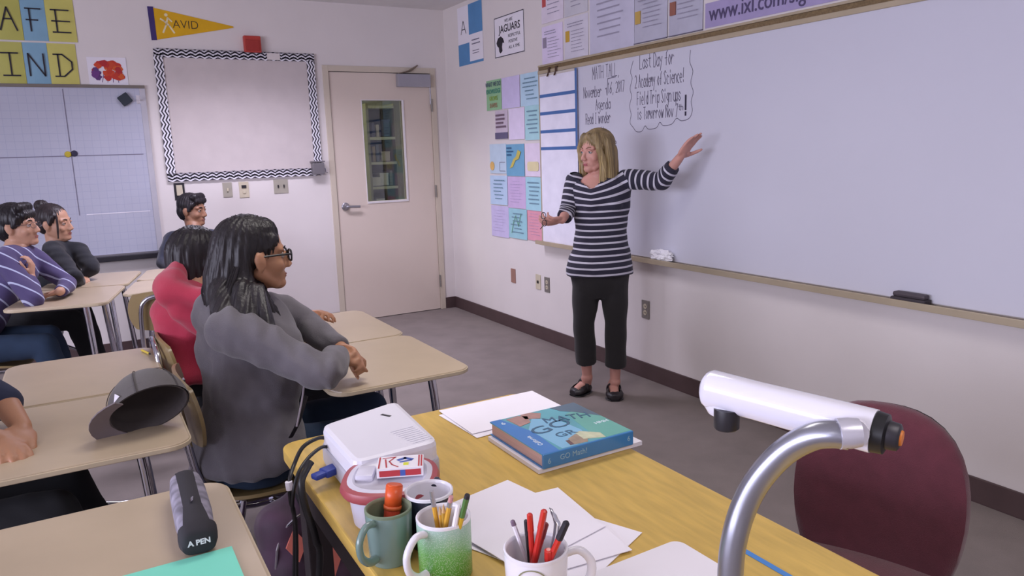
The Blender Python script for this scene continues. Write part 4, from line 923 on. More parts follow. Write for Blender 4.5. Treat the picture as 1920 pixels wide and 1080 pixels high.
# ================================================================ OFFICE CHAIR
m_mar = mat('maroon_fabric', (92,40,52), .95, var=.10, scale=30, sheen=.3, bump=.4, bscale=500)
oc = empty('office_chair', (-1.565,-5.315,0), math.atan2(-.36,-.93), 'maroon upholstered office chair with rounded back behind the table', 'chair')
def pill(c, hw, hh, th, rot=None, egg=0.0, curve=0.0, n=16):
    """rounded cushion, local Y wide, Z tall, X thick"""
    bm = bmesh.new(); rings = []
    prof = [(0,-1),(.5,-1),(.86,-.85),(.97,-.5),(1,0),(.97,.5),(.86,.85),(.5,1),(0,1)]
    for r, x in prof:
        if r == 0: rings.append([bm.verts.new((x*th/2-curve*0,0,0))]); continue
        R_ = []
        for k in range(40):
            a = 2*PI*k/40; ca, sa = math.cos(a), math.sin(a); q = (abs(ca)**2.5+abs(sa)**2.5)**(-1/2.5)
            yy = r*q*ca*hw; zz = r*q*sa*hh; yy *= 1+egg*zz/hh*(1 if zz<0 else .35)
            R_.append(bm.verts.new((x*th/2+curve*(yy/hw)**2, yy, zz)))
        rings.append(R_)
    for A_, B_ in zip(rings, rings[1:]):
        for k in range(40):
            k2 = (k+1)%40
            if len(A_) == 1: bm.faces.new((A_[0],B_[k2],B_[k]))
            elif len(B_) == 1: bm.faces.new((A_[k],A_[k2],B_[0]))
            else: bm.faces.new((A_[k],A_[k2],B_[k2],B_[k]))
    bmesh.ops.recalc_face_normals(bm, faces=bm.faces[:])
    Mx = Matrix.Translation(c) @ (rot.to_4x4() if rot is not None else Matrix.Identity(4)); bmesh.ops.transform(bm, matrix=Mx, verts=bm.verts[:]); return bm
RB = Matrix.Rotation(-.10, 3, 'Y')
link('backrest', pill((-.19,0,.575), .192, .252, .075, RB, egg=.12, curve=.03), m_mar, oc, smooth=True)
link('back_shell', pill((-.228,0,.570), .185, .245, .03, RB, egg=.12, curve=.03), m_black, oc, smooth=True)
link('seat_cushion', pill((.03,0,.425), .235, .235, .085, Matrix.Rotation(PI/2,3,'Y')), m_mar, oc, smooth=True)
link('back_bracket', tubem([(-.235,0,.56),(-.26,0,.45),(-.2,0,.39),(0,0,.385)], .018, smooth=4, flat=.5), m_black, oc, smooth=True)
link('gas_column', tubem([(0,0,.40),(0,0,.24),(0,0,.239),(0,0,.09)], [.016,.016,.027,.027], seg=16), m_black, oc, smooth=True)
for k in range(5):
    a = 2*PI*k/5+.3; d = V3((math.cos(a),math.sin(a),0))
    lg = link('leg', tubem([V3((0,0,.11)), d*.15+V3((0,0,.10)), d*.28+V3((0,0,.068))], [.024,.018,.012], seg=10, flat=.7), m_black, oc, smooth=True)
    link('caster', lathem([(0,-.02),(.024,-.02),(.026,0),(.024,.02),(0,.02)], seg=16), m_dark, lg, smooth=True, mx=Matrix.Translation(d*.285+V3((0,0,.027))) @ Matrix.Rotation(a+.6,4,'Z') @ Matrix.Rotation(PI/2,4,'X'))

# ================================================================ CAP
m_cap = mat('grey_cap_cloth', (92,88,88), .9, var=.06, sheen=.2, bump=.3, bscale=600); m_capd = mat('dark_cap_lining', (72,66,66), .95)
cfw = V3((-.90,.10,-.30)).normalized(); cup = V3((.05,.80,.58)); cl_ax = cup.cross(cfw).normalized(); cup = cfw.cross(cl_ax)
CM = Matrix(((cfw.x,cl_ax.x,cup.x),(cfw.y,cl_ax.y,cup.y),(cfw.z,cl_ax.z,cup.z)))
cpz = (-2.877,-4.152,0.765)
cp = empty('baseball_cap', (cpz[0],cpz[1]-.005,.804), CM, 'grey baseball cap lying tipped on the desk, its hollow towards the camera', 'cap')
def dome(k, inner=False):
    bm = bmesh.new(); rings = []
    for j in range(9):
        t = j/8*PI/2; r = math.cos(t)**.75 if j < 8 else 0; z = math.sin(t)
        if j == 8: rings.append([bm.verts.new((0,0,.115*k))]); continue
        rings.append([bm.verts.new((.098*k*r*math.cos(2*PI*i/36)*(1.04), .082*k*r*math.sin(2*PI*i/36), .115*k*z**1.1)) for i in range(36)])
    for A_, B_ in zip(rings, rings[1:]):
        for i in range(36):
            i2 = (i+1)%36
            if len(B_) == 1: bm.faces.new((A_[i],A_[i2],B_[0]))
            else: bm.faces.new((A_[i],A_[i2],B_[i2],B_[i]))
    bmesh.ops.recalc_face_normals(bm, faces=bm.faces[:])
    if inner: bmesh.ops.reverse_faces(bm, faces=bm.faces[:])
    return bm
cr_ = link('crown', dome(1.0), m_cap, cp, smooth=True)
link('lining', dome(.975, True), m_capd, cp, smooth=True)
link('sweatband', lathem([(.0965,.0),(.093,.0),(.090,.028),(.0945,.028),(.0965,0)], seg=36, sx=1.02, sy=.84), m_capd, cp, smooth=True)
for k in range(6):
    a = PI*k/3+PI/6; link('seam', tubem([V3((.1005*math.cos(t)**.75*math.cos(a)*1.04, .084*math.cos(t)**.75*math.sin(a), .1165*math.sin(t)**1.1+.0003)) for t in [PI/2*q/8*.98 for q in range(9)]], .0012, seg=5), m_capd, cr_)
link('top_button', lathem([(0,0),(.007,0),(.006,.004),(0,.006)], (0,0,.114), seg=14), m_cap, cr_, smooth=True)
bm = bmesh.new(); g = []
for i in range(13):
    a = -1.15+2.3*i/12; row = []
    for j in range(5):
        rr = .094+ (.048*math.cos(a)**.6)*j/4; row.append(bm.verts.new((rr*math.cos(a)*1.04, rr*math.sin(a)*.86, .004-.016*(math.sin(a)**2)*(1)-.004*j/4)))
    g.append(row)
for i in range(12):
    for j in range(4): bm.faces.new((g[i][j],g[i][j+1],g[i+1][j+1],g[i+1][j]))
bmesh.ops.recalc_face_normals(bm, faces=bm.faces[:]); bmesh.ops.solidify(bm, geom=bm.faces[:], thickness=.0035)
link('brim', bm, mat('pale_grey_brim', (122,112,116), .9), cp, smooth=True)
link('patch', prismm([(-.012,-.009),(.014,-.009),(0,.012)], 0, .0012), m_white, cr_, mx=Matrix.Translation((.052,.070,.022)) @ Matrix.Rotation(.93,4,'Z') @ Matrix.Rotation(PI/2,4,'Y') @ Matrix.Rotation(PI/2,4,'Z'))

# ================================================================ PENCIL CASE, FOLDER
p_far, p_near = V3((-2.848,-4.614,0.770)), V3((-2.857,-4.887,0.770)); dcase = (p_near-p_far); Lc = dcase.length+.02; dcase.normalize(); mid = (p_far+p_near)/2
pcs = empty('pencil_case', (mid.x,mid.y,TZ), math.atan2(dcase.y,dcase.x), 'charcoal and mottled grey zip pencil case on the foreground desk', 'pencil case')
def case_loft(k=1.0, zo=0.0, half=None):
    secs = []
    for t in (-1,-.985,-.93,-.8,-.4,0,.4,.8,.93,.985,1):
        s = math.sqrt(max(0,1-abs(t)**6))*.85+.15; secs.append((V3((t*Lc/2,0,.031+zo)), V3((0,.034*k*s,0)), V3((0,0,.0305*k*s))))
    return loftbm(secs, 28, .62)
link('case_body', case_loft(), mat('mottled_grey_cloth', (132,128,142), .9, var=.45, scale=40, bump=.3, detail=1), pcs, smooth=True)
bm = bmesh.new(); rows = []
for i in range(21):
    t = -1+2*i/20; s = math.sqrt(max(0,1-min(1,abs(t*.97))**6))*.85+.15; x = t*(Lc/2+.001)
    hw = .017+(.014*max(0,t-.45) if t > 0 else 0); rows.append([bm.verts.new((x, hw*q, .0625*s+.0012+(1-s)*.031-.0035*q*q)) for q in (-1,-.5,0,.5,1)])
for a_, b_ in zip(rows, rows[1:]):
    for j in range(4): bm.faces.new((a_[j],b_[j],b_[j+1],a_[j+1]))
bmesh.ops.recalc_face_normals(bm, faces=bm.faces[:]); bmesh.ops.solidify(bm, geom=bm.faces[:], thickness=.002)
zp = link('top_panel', bm, mat('charcoal_cloth', (46,44,50), .85), pcs, smooth=True)
link('end_panel', loftbm([(V3((Lc/2-.018,0,.030)), V3((0,.034,0)), V3((0,0,.029))),(V3((Lc/2+.001,0,.028)), V3((0,.029,0)), V3((0,0,.024))),(V3((Lc/2+.005,0,.028)), V3((0,.020,0)), V3((0,0,.016)))], 24, .6), mat('charcoal_cloth', (46,44,50), .85), pcs, smooth=True)
link('zip_pull', tubem([(.035,.002,.066),(.045,.001,.069),(.058,.0,.067)], [.002,.004,.003], flat=.5, smooth=3), m_chrome, pcs, smooth=True)
me = text_mesh('A PEN', .014, ext=.0006, off=.0005); me.transform(Matrix.Translation((Lc/2+.0052,0,.028)) @ Matrix.Rotation(PI/2,4,'Z') @ Matrix.Rotation(PI/2,4,'X')); link('case_lettering', me, m_white, pcs)
fo = paper('folder', 'aqua green paper folder at the bottom of the foreground desk', -2.920,-5.02,.232,.24,.0,TZ+.001, mat('aqua_card', (126,222,196), .7, var=.02), 'folder', th=.002)

# ================================================================ BACKPACK
bpk = empty('backpack', (-2.485,-4.22,0), .25, 'purple backpack with coral diamond shapes on the floor beside the table', 'backpack')
b = Blob(); b.ell((0,0,.26),(.19,.12,.27)); b.ell((0,-.02,.15),(.185,.14,.15)); b.ell((0,-.09,.18),(.13,.07,.13)); b.cap((-.10,0,.42),(.10,0,.42),.08,.08)
link('bag_body', b.mesh(.009, 6, disp=folds(.006,16,3)), mat('plum_nylon', (70,44,66), .7, var=.35, scale=14, sheen=.3, detail=2), bpk)
for i, (x, z, s_) in enumerate(((-.11,.40,.035),(-.03,.34,.04),(.05,.43,.032),(-.13,.27,.035),(.0,.22,.04),(.1,.30,.035),(.14,.40,.03))):
    y = -.12-.03*(z<.25)
    link('diamond', prismm([(0,-s_*1.3),(s_*.8,0),(0,s_*1.3),(-s_*.8,0)], -.004, .004), mat('coral_print', (216,120,106), .7), bpk, mx=Matrix.Translation((x,-.150+.30*max(0,z-.24)**1.2+abs(x)*.28,z)) @ Matrix.Rotation(-.5 if x>0 else -.2,4,'Z') @ Matrix.Rotation(PI/2-.35*(z>.25),4,'X'))
for s in (-1,1): link('strap', tubem([(s*.06,-.02,.52),(s*.08,-.13,.44),(s*.07,-.175,.25),(s*.06,-.17,.10)], .012, smooth=5, flat=.4), m_black, bpk, smooth=True)
link('haul_loop', tubem([(-.03,0,.49),(-.03,0,.55),(.03,0,.55),(.03,0,.49)], .006, smooth=4), m_black, bpk, smooth=True)
link('zip', tubem([(-.16,-.04,.2),(-.14,-.06,.43),(0,-.08,.49),(.14,-.06,.43),(.16,-.04,.2)], .004, smooth=5), m_chrome, bpk)

# ================================================================ PEOPLE
def head_prims(b, c, H, k=1.0, neck=None, nr=.052):
    c = V3(c); P = lambda x, y, z: c + H @ (V3((x,y,z))*k)
    b.ell(P(-.012,0,.032), (.094*k,.076*k,.084*k), H, 28)
    b.ell(P(.018,0,-.022), (.070*k,.064*k,.086*k), H, 28)
    b.ell(P(.040,0,-.060), (.046*k,.046*k,.050*k), H)
    b.ell(P(.064,0,-.094), (.027*k,.029*k,.021*k), H)
    for s in (-1,1):
        b.ell(P(.052,s*.036,-.032), (.027*k,.024*k,.026*k), H)
        b.cap(P(-.01,s*.056,-.050), P(.045,s*.028,-.090), .020*k, .018*k)
        b.ell(P(-.008,s*.079,-.012), (.019*k,.009*k,.032*k), H)
        b.ell(P(-.016,s*.084,-.004), (.014*k,.008*k,.024*k), H)
        b.ell(P(.098,s*.011,-.040), (.010*k,.008*k,.008*k), H)
        b.cap(P(.079,s*.010,.022), P(.066,s*.046,.020), .012*k, .010*k)
    b.cap(P(.083,0,.012), P(.104,0,-.034), .0085*k, .0115*k)
    b.ell(P(.083,0,-.064), (.009*k,.022*k,.007*k), H); b.ell(P(.081,0,-.075), (.010*k,.019*k,.008*k), H)
    if neck is not None:
        b.cap(P(-.022,0,-.055), neck, nr*k, nr*1.12*k); b.ell(V3(neck), (nr*1.3*k,nr*1.3*k,nr*.7*k))
def face_parts(root, c, H, k, iris, lipc, browc, lid):
    c = V3(c); P = lambda x, y, z: c + H @ (V3((x,y,z))*k)
    for s in (-1,1):
        bm = bmesh.new(); bmesh.ops.create_uvsphere(bm, u_segments=18, v_segments=12, radius=.0112*k)
        bmesh.ops.translate(bm, verts=bm.verts[:], vec=P(.0725,s*.031,.0)); e = link('eye', bm, mat('eye_white', (178,170,166), .25), root, world=True, smooth=True)
        bm = bmesh.new(); bmesh.ops.create_uvsphere(bm, u_segments=14, v_segments=10, radius=.0066*k)
        bmesh.ops.translate(bm, verts=bm.verts[:], vec=P(.0782,s*.0312,.0)); link('iris', bm, mat('iris_%d'%iris[0], iris, .2), e, world=True, smooth=True)
        link('eyelid', tubem([P(.077,s*.019,.002),P(.0855,s*.027,.0095),P(.084,s*.035,.009),P(.073,s*.044,.001)], [.0026*k,.0042*k,.0042*k,.0024*k], seg=8), lid, e, world=True, smooth=True)
        link('eyebrow', tubem([P(.088,s*.014,.020),P(.086,s*.030,.027),P(.072,s*.046,.022)], [.0030*k,.0036*k,.0015*k], seg=8, flat=.6, smooth=3), browc, root, world=True, smooth=True)
    b = Blob(); b.ell(P(.0875,0,-.0645), (.0055*k,.0215*k,.0038*k), H); b.ell(P(.0858,0,-.0730), (.006*k,.018*k,.0044*k), H)
    link('lips', b.mesh(.0022, 2), lipc, root, world=True)
def hand_prims(b, w, d, n, side, curl=.5, k=1.0, thumb=.6, spread=.06):
    """w wrist, d pointing direction, n palm normal (towards palm), side: +1/-1 picks thumb side"""
    w = V3(w); d = V3(d).normalized(); n = V3(n); n = (n-d*n.dot(d)).normalized(); a = d.cross(n)*side
    R_ = Matrix(((d.x,a.x,n.x),(d.y,a.y,n.y),(d.z,a.z,n.z)))
    b.ell(w+d*.045*k, (.050*k,.040*k,.015*k), R_); b.ell(w+d*.062*k, (.030*k,.041*k,.0135*k), R_); b.cap(w, w+d*.03*k, .022*k, .020*k)
    b.ell(w+d*.035*k+a*.022*k+n*.006*k, (.026*k,.016*k,.014*k), R_)
    for i, (off, base, ln) in enumerate(((.031,.082,.070),(.0105,.087,.078),(-.0105,.083,.072),(-.030,.074,.056))):
        p = w+d*base*k+a*off*k; dd = (d+a*(off/.03)*spread).normalized(); ang = 0; rs = (.0095,.0085,.0078,.0066)
        cv = curl*(1+.12*i)
        for j, (fr, bn) in enumerate(((.45,.55),(.30,.85),(.25,.6))):
            ang += cv*bn; v = dd*math.cos(ang)+n*math.sin(ang); q = p+v*ln*fr*k; b.cap(p, q, rs[j]*k, rs[j+1]*k, seg=12); p = q
    p = w+d*.022*k+a*.026*k+n*.004*k; v = (d*.65+a*.75+n*.25).normalized()
    for j, (l, r0, r1) in enumerate(((.038,.013,.0105),(.030,.0105,.0095),(.024,.0095,.007))):
        q = p+v*l*k; b.cap(p, q, r0*k, r1*k, seg=12); p = q; v = (v+(d*.35+n*thumb*.4-a*.45*thumb)*.8).normalized()
def torso_secs(hip, chest, neck, S, F, k, o, wd=1.0, lo=-.16):
    """side view spline hip->chest->neck; o = cloth offset"""
    hip, chest, neck = V3(hip), V3(chest), V3(neck); out = []
    for t, rx, ry in ((lo,.125,.100),(-.08,.160,.118),(.02,.168,.120),(.2,.152,.108),(.38,.136,.098),(.55,.146,.106),(.70,.160,.112),(.80,.166,.106),(.88,.160,.090),(.95,.115,.072),(1.0,.070,.060)):
        q0 = hip.lerp(chest, t/.6 if t < .6 else 1); c = hip.lerp(chest, t/.7) if t <= .7 else chest.lerp(neck, (t-.7)/.3)
        out.append((c, S*((rx*wd)*k+o), F*(ry*wd*k+o)))
    return out
def arm_prims(b, J, k, o=0.0, to=1.0, cuff=None, end=True, neck=None):
    for q in 'LR':
        if 'sh'+q not in J: continue
        sh, el, wr = (V3(J[x+q]) for x in ('sh','el','wr'))
        if neck is not None: b.cap(V3(neck)-V3((0,0,.035)), sh, .052*k+o, .047*k+o)
        b.cap(sh, el, .047*k+o, .037*k+o)
        w2 = el.lerp(wr, to); b.cap(el, w2, .037*k+o, (.025*k+o) if cuff is None else cuff, end1=end)
def leg_prims(b, J, k, o=0.0, to=1.0, end=True, cuff=None):
    for q in 'LR':
        if 'kn'+q not in J: continue
        hp, kn, an = (V3(J[x+q]) for x in ('hp','kn','an'))
        b.cap(hp, kn, .082*k+o, .054*k+o); a2 = kn.lerp(an, to); b.cap(kn, a2, .054*k+o, (.034*k+o) if cuff is None else cuff, end1=end)
def shoe_mesh(heel, toe, k=1.0, cut=None):
    heel, toe = V3(heel), V3(toe); d = (toe-heel); L_ = d.length; d.normalize(); s = V3((0,0,1)).cross(d)
    return [(heel-d*.025*k+V3((0,0,.03*k)), s*.022*k, V3((0,0,.028*k))),(heel+V3((0,0,.032*k)), s*.034*k, V3((0,0,.032*k))),(heel.lerp(toe,.35)+V3((0,0,.032*k)), s*.034*k, V3((0,0,.031*k))),(heel.lerp(toe,.7)+V3((0,0,.026*k)), s*.044*k, V3((0,0,.026*k))),(heel.lerp(toe,.95)+V3((0,0,.021*k)), s*.040*k, V3((0,0,.021*k))),(toe+d*.02+V3((0,0,.018*k)), s*.022*k, V3((0,0,.015*k)))], d, s
def skin(name, c): return mat(name, c, .5, var=.05, scale=10, sss=.12, bump=.08, bscale=150)
def strands(c, amp=.0016, n=34, seed=0):
    c = V3(c)
    def fn(co, nr):
        a = np.arctan2(co[:,1]-c.y, co[:,0]-c.x); z = co[:,2]
        return amp*(np.sin(a*n+2.5*np.sin(z*14+seed))+.7*np.sin(a*n*2.3+3*np.sin(z*9+1+seed)))
    return fn
def hair_mat(name, c, c2=None):
    M = mat(name, c, .42, var=.35, scale=26, stretch=(1,1,.12), bump=.5, bscale=140, spec=.4, detail=5); return M
def glasses(root, c, H, k, m, name='glasses', w=.024, h=.017, th=.0016):
    c = V3(c); P = lambda x, y, z: c + H @ (V3((x,y,z))*k)
    g = None
    for s in (-1,1):
        pts = []
        for i in range(20):
            a = 2*PI*i/20; ca, sa = math.cos(a), math.sin(a); q = (abs(ca)**3+abs(sa)**3)**(-1/3); pts.append(P(.104-.006*abs(.034+w*q*ca/1)/.05, s*(.033+w*q*ca), -.002+h*q*sa))
        o = link(name if g is None else 'lens_rim', tubem(pts, th*k, seg=6, closed=True), m, root if g is None else g, world=True, smooth=True)
        if g is None: g = o
        link('temple', tubem([P(.096,s*.058,.004), P(.05,s*.076,.006), P(-.02,s*.084,.004)], th*k*1.1, seg=6), m, g, world=True, smooth=True)
    link('bridge', tubem([P(.102,-.010,.002), P(.106,0,.006), P(.102,.010,.002)], th*k, seg=6), m, g, world=True)
    return g

# ---------------------------------------------------------------- the teacher
SKT = skin('fair_skin', (206,152,138)); ROOT = (-.465,-2.86,0)
t = empty('person', ROOT, 0, 'standing woman in a navy and white striped top pointing at the whiteboard', 'person')
S = V3((.864,-.503,0)); Fw = V3((-.503,-.864,0))     # her left, her front
J = dict(shR=(-0.555,-2.793,1.259), elR=(-0.603,-2.795,1.110), wrR=(-0.722,-2.906,1.065),
         shL=(-0.331,-2.959,1.266), elL=(-0.237,-3.152,1.254), wrL=(-0.215,-3.268,1.378),
         hpR=(-0.506,-2.830,0.714), hpL=(-0.386,-2.918,0.712), knR=(-0.537,-2.832,0.452), knL=(-0.387,-2.942,0.451),
         anR=(-0.488,-2.793,0.109), anL=(-0.381,-2.922,0.093))
HC = V3((-0.458,-2.865,1.423)); hf = (-S*.80+Fw*.60+V3((0,0,-.03))); H = frame(hf)
hip, chest, neck = V3((-0.444,-2.875,0.775)), V3((-0.439,-2.879,1.154)), V3((-0.450,-2.871,1.300))
b = Blob(); head_prims(b, HC, H, .98, neck+V3((0,0,-.01)), .050)
b.loft(torso_secs(hip, chest, neck, S, Fw, .93, -.004)); arm_prims(b, J, .92); leg_prims(b, J, .95, -.004)
b.ell(chest+Fw*.03+V3((0,0,.03)), (.11,.08,.07), Matrix((S, Fw, V3((0,0,1)))).transposed())
hand_prims(b, J['wrL'], V3((-0.175,-3.334,1.485))-V3(J['wrL']), V3((0,0,-.85))+Fw*.45+S*.2, 1, .16, 1.0, spread=.02)
hand_prims(b, J['wrR'], V3((-0.812,-2.902,1.060))-V3(J['wrR']), S*.3+V3((0,0,.5))-Fw*.6, 1, .75, .92)
tR, tL = V3((-0.566,-2.775,0.000)), V3((-0.426,-2.979,0.000)); aR, aL = V3(J['anR']), V3(J['anL'])
hR, hL = V3((aR.x+.01,aR.y+.03,0)), V3((aL.x+.01,aL.y+.03,0))
for a_, h_, t_ in ((aR,hR,tR),(aL,hL,tL)):
    b.cap(a_, h_+V3((0,0,.06)), .033, .034); b.cap(h_+V3((0,0,.055)), h_.lerp(t_,.75)+V3((0,0,.035)), .034, .026)
link('body', b.mesh(.0045, 5), SKT, t, world=True)
face_parts(t, HC, H, .98, (74,84,92), mat('rose_lips', (168,92,96), .4), mat('tan_brow', (130,100,76), .8), SKT)
# hair: blonde, shoulder length
m_bl = hair_mat('dark_blonde_hair', (150,130,92)); P = lambda x, y, z: HC + H @ (V3((x,y,z))*.98)
b = Blob(); b.ell(P(-.020,0,.042), (.098,.084,.088), H, 30)
for s in (-1,1):
    b.chain([P(.045,s*.045,.085), P(.052,s*.078,.02), P(.030,s*.084,-.07), P(.03,s*.078,-.15), P(.045,s*.074,-.205)], (.022,.018,.022,.022,.010))
    b.chain([P(-.02,s*.068,.05), P(-.02,s*.078,-.05), P(-.02,s*.075,-.14), P(-.01,s*.07,-.195)], (.032,.034,.036,.018))
b.chain([P(-.06,0,.05), P(-.075,0,-.05), P(-.07,0,-.14), P(-.06,0,-.19)], (.05,.056,.055,.03)); b.chain([P(-.05,.045,.0), P(-.055,.05,-.12), P(-.045,.05,-.19)], (.05,.048,.024)); b.chain([P(-.05,-.045,.0), P(-.055,-.05,-.12), P(-.045,-.05,-.19)], (.05,.048,.024))
b.cap(P(.062,.01,.085), P(.058,-.06,.045), .018, .016); b.cap(P(.062,.01,.085), P(.058,.06,.045), .018, .016)
link('hair', b.mesh(.0045, 5, disp=strands(HC, .0016, 40)), m_bl, t, world=True)
m_hl = hair_mat('light_blonde_locks', (186,166,118))
for (a0, a1, a2, a3, r) in ((P(.03,.084,.04), P(.048,.094,-.04), P(.030,.098,-.12), P(.02,.092,-.20), .008),(P(.0,.088,.05), P(.006,.103,-.04), P(.0,.103,-.12), P(-.005,.096,-.20), .007),(P(.055,.078,.02), P(.052,.086,-.07), P(.055,.082,-.15), P(.06,.078,-.21), .007),(P(.055,-.075,.0), P(.052,-.086,-.08), P(.055,-.082,-.15), P(.06,-.078,-.22), .008)):
    link('hair_lock', tubem([a0,a1,a2,a3], [r*.5]*5+[r]*9+[r*.4]*5, smooth=6, seg=8, flat=.5), m_hl, t, world=True, smooth=True)
# striped top
m_str = stripe_mat('navy_white_stripes', (42,40,58), (206,204,216), .0352, .30)
zb = V3(J['hpR']).z; Vp = V3((-0.560,-2.951,1.231))
sb = Blob(); secs = torso_secs(hip, chest, neck, S, Fw, .93, .012)
lowc = V3((-0.449,-2.872,0.732))
sb.loft([(lowc, S*.192, Fw*.140), (lowc+V3((0,0,.05)), S*.190, Fw*.138)]+[(c, s_*1.05, f_*1.02) for c, s_, f_ in secs[3:]])
sb.ell(chest+Fw*.062+S*.055+V3((0,0,-.02)), (.062,.062,.06)); sb.ell(chest+Fw*.062-S*.055+V3((0,0,-.02)), (.062,.062,.06))
sb.cap(J['shR'], V3(J['shR']).lerp(V3(J['elR']),.35), .056, .052, end1=False); sb.cap(J['shL'], V3(J['shL']).lerp(V3(J['elL']),.25), .056, .052, end1=False)
Sn, Fn = np.array(S), np.array(Fw)
def keep_top(co):
    q = co-np.array(Vp); u = q@Sn; f = (co-np.array(chest))@Fn; h = q[:,2]
    front = (h > 0) & (np.abs(u-.004) < .012+1.25*h) & (u < .145) & (u > -.10) & (f > -.02)
    back = (h > .10) & (np.abs(u-.004) < .095) & (f <= -.02)
    return ~(front | back)
def run_top(co):
    q = co-np.array(Vp); u = np.abs(q@Sn); return co[:,2] + .10*np.clip(q[:,2]+.10,0,.2)*1.0 - np.clip(q[:,2]+.12,0,.3)*u*2.2 - .02*u
tt_ = sb.mesh(.0065, 8, disp=folds(.0045,15,5), keep=keep_top, attr=run_top)
link('striped_top', tt_, m_str, t, world=True)
for q in 'LR':
    sh, el, wr = V3(J['sh'+q]), V3(J['el'+q]), V3(J['wr'+q])
    sb = Blob(); st = sh.lerp(el,.05); w2 = el.lerp(wr, .66); sb.cap(st, el, .057, .050); sb.cap(el, w2, .050, .043, end1=False)
    def run_arm(co, a=np.array(st), b_=np.array(el), c=np.array(w2)):
        d1 = (b_-a)/np.linalg.norm(b_-a); d2 = (c-b_)/np.linalg.norm(c-b_); x1 = (co-a)@d1; x2 = (co-b_)@d2; L1 = np.linalg.norm(b_-a)
        wgt = np.clip((x1-L1+.03)/.06, 0, 1); return x1*(1-wgt)+(L1+x2)*wgt
    link('sleeve', sb.mesh(.006, 5, disp=folds(.004,18,8), attr=run_arm), m_str, t, world=True)
# trousers, shoes
m_tr = mat('black_trouser_cloth', (34,32,34), .9, var=.1, sheen=.15)
b = Blob(); b.loft([(lowc+V3((0,0,.06)), S*.160, Fw*.118), (lowc+V3((0,0,.0)), S*.172, Fw*.125), (lowc-V3((0,0,.07)), S*.158, Fw*.112), (lowc-V3((0,0,.13)), S*.115, Fw*.085)])
for q in 'LR':
    hp, kn, an = (V3(J[x+q]) for x in ('hp','kn','an')); hem = kn.lerp(an, .74)
    b.cap(hp-V3((0,0,.02)), kn, .088, .064); b.cap(kn, hem, .064, .061, end1=False)
link('trousers', b.mesh(.0065, 16, disp=folds(.003,12,2)), m_tr, t, world=True)
m_sh = mat('black_shoe_leather', (40,36,40), .4)
for (h_, t_) in ((hR,tR),(hL,tL)):
    sec, d, s_ = shoe_mesh(h_, t_, 1.2); b = Blob(); b.loft(sec)
    c0 = h_.lerp(t_, .45)
    def keep_shoe(co, c0=np.array(c0), d=np.array(d), s_=np.array(s_)):
        x = (co-c0)@d; y = (co-c0)@s_; return ~((co[:,2] > .036) & (x < .045) & (x > -.13) & (np.abs(y) < .030))
    so = link('shoe', b.mesh(.005, 3, keep=keep_shoe), m_sh, t, world=True)
    link('sole', loftbm([(V3((c.x,c.y,.006)), a_*1.03, V3((0,0,.006))) for c, a_, z_ in sec], 16), m_black, so, world=True)
    m0 = h_.lerp(t_,.26); link('strap', tubem([m0-s_*.040+V3((0,0,.035)), m0-s_*.034+V3((0,0,.068)), m0+d*.012+V3((0,0,.088)), m0+s_*.034+V3((0,0,.068)), m0+s_*.040+V3((0,0,.035))], .0095, smooth=5, flat=.5), m_sh, so, world=True, smooth=True)
# folded glasses in her right hand
hg = V3((-0.841,-2.906,1.074)); g0 = None
for k_, (u_, z_) in enumerate(((0,.022),(.004,-.018))):
    pts = [hg+S*(u_+.012*math.cos(2*PI*i/14))+V3((0,0,z_+.017*math.sin(2*PI*i/14))) for i in range(14)]
    o = link('eyeglasses' if g0 is None else 'lens_rim', tubem(pts, .002, seg=6, closed=True), m_ink, g0, world=True) if g0 is not None else link('eyeglasses', tubem(pts, .002, seg=6, closed=True), m_ink, None)
    g0 = g0 or o
tag(g0, 'dark folded eyeglasses held in the standing woman\'s lowered hand', 'eyeglasses')
link('temple', tubem([hg+V3((0,0,-.03)), hg-S*.02+V3((0,0,-.05))], .002, seg=6), m_ink, g0, world=True)

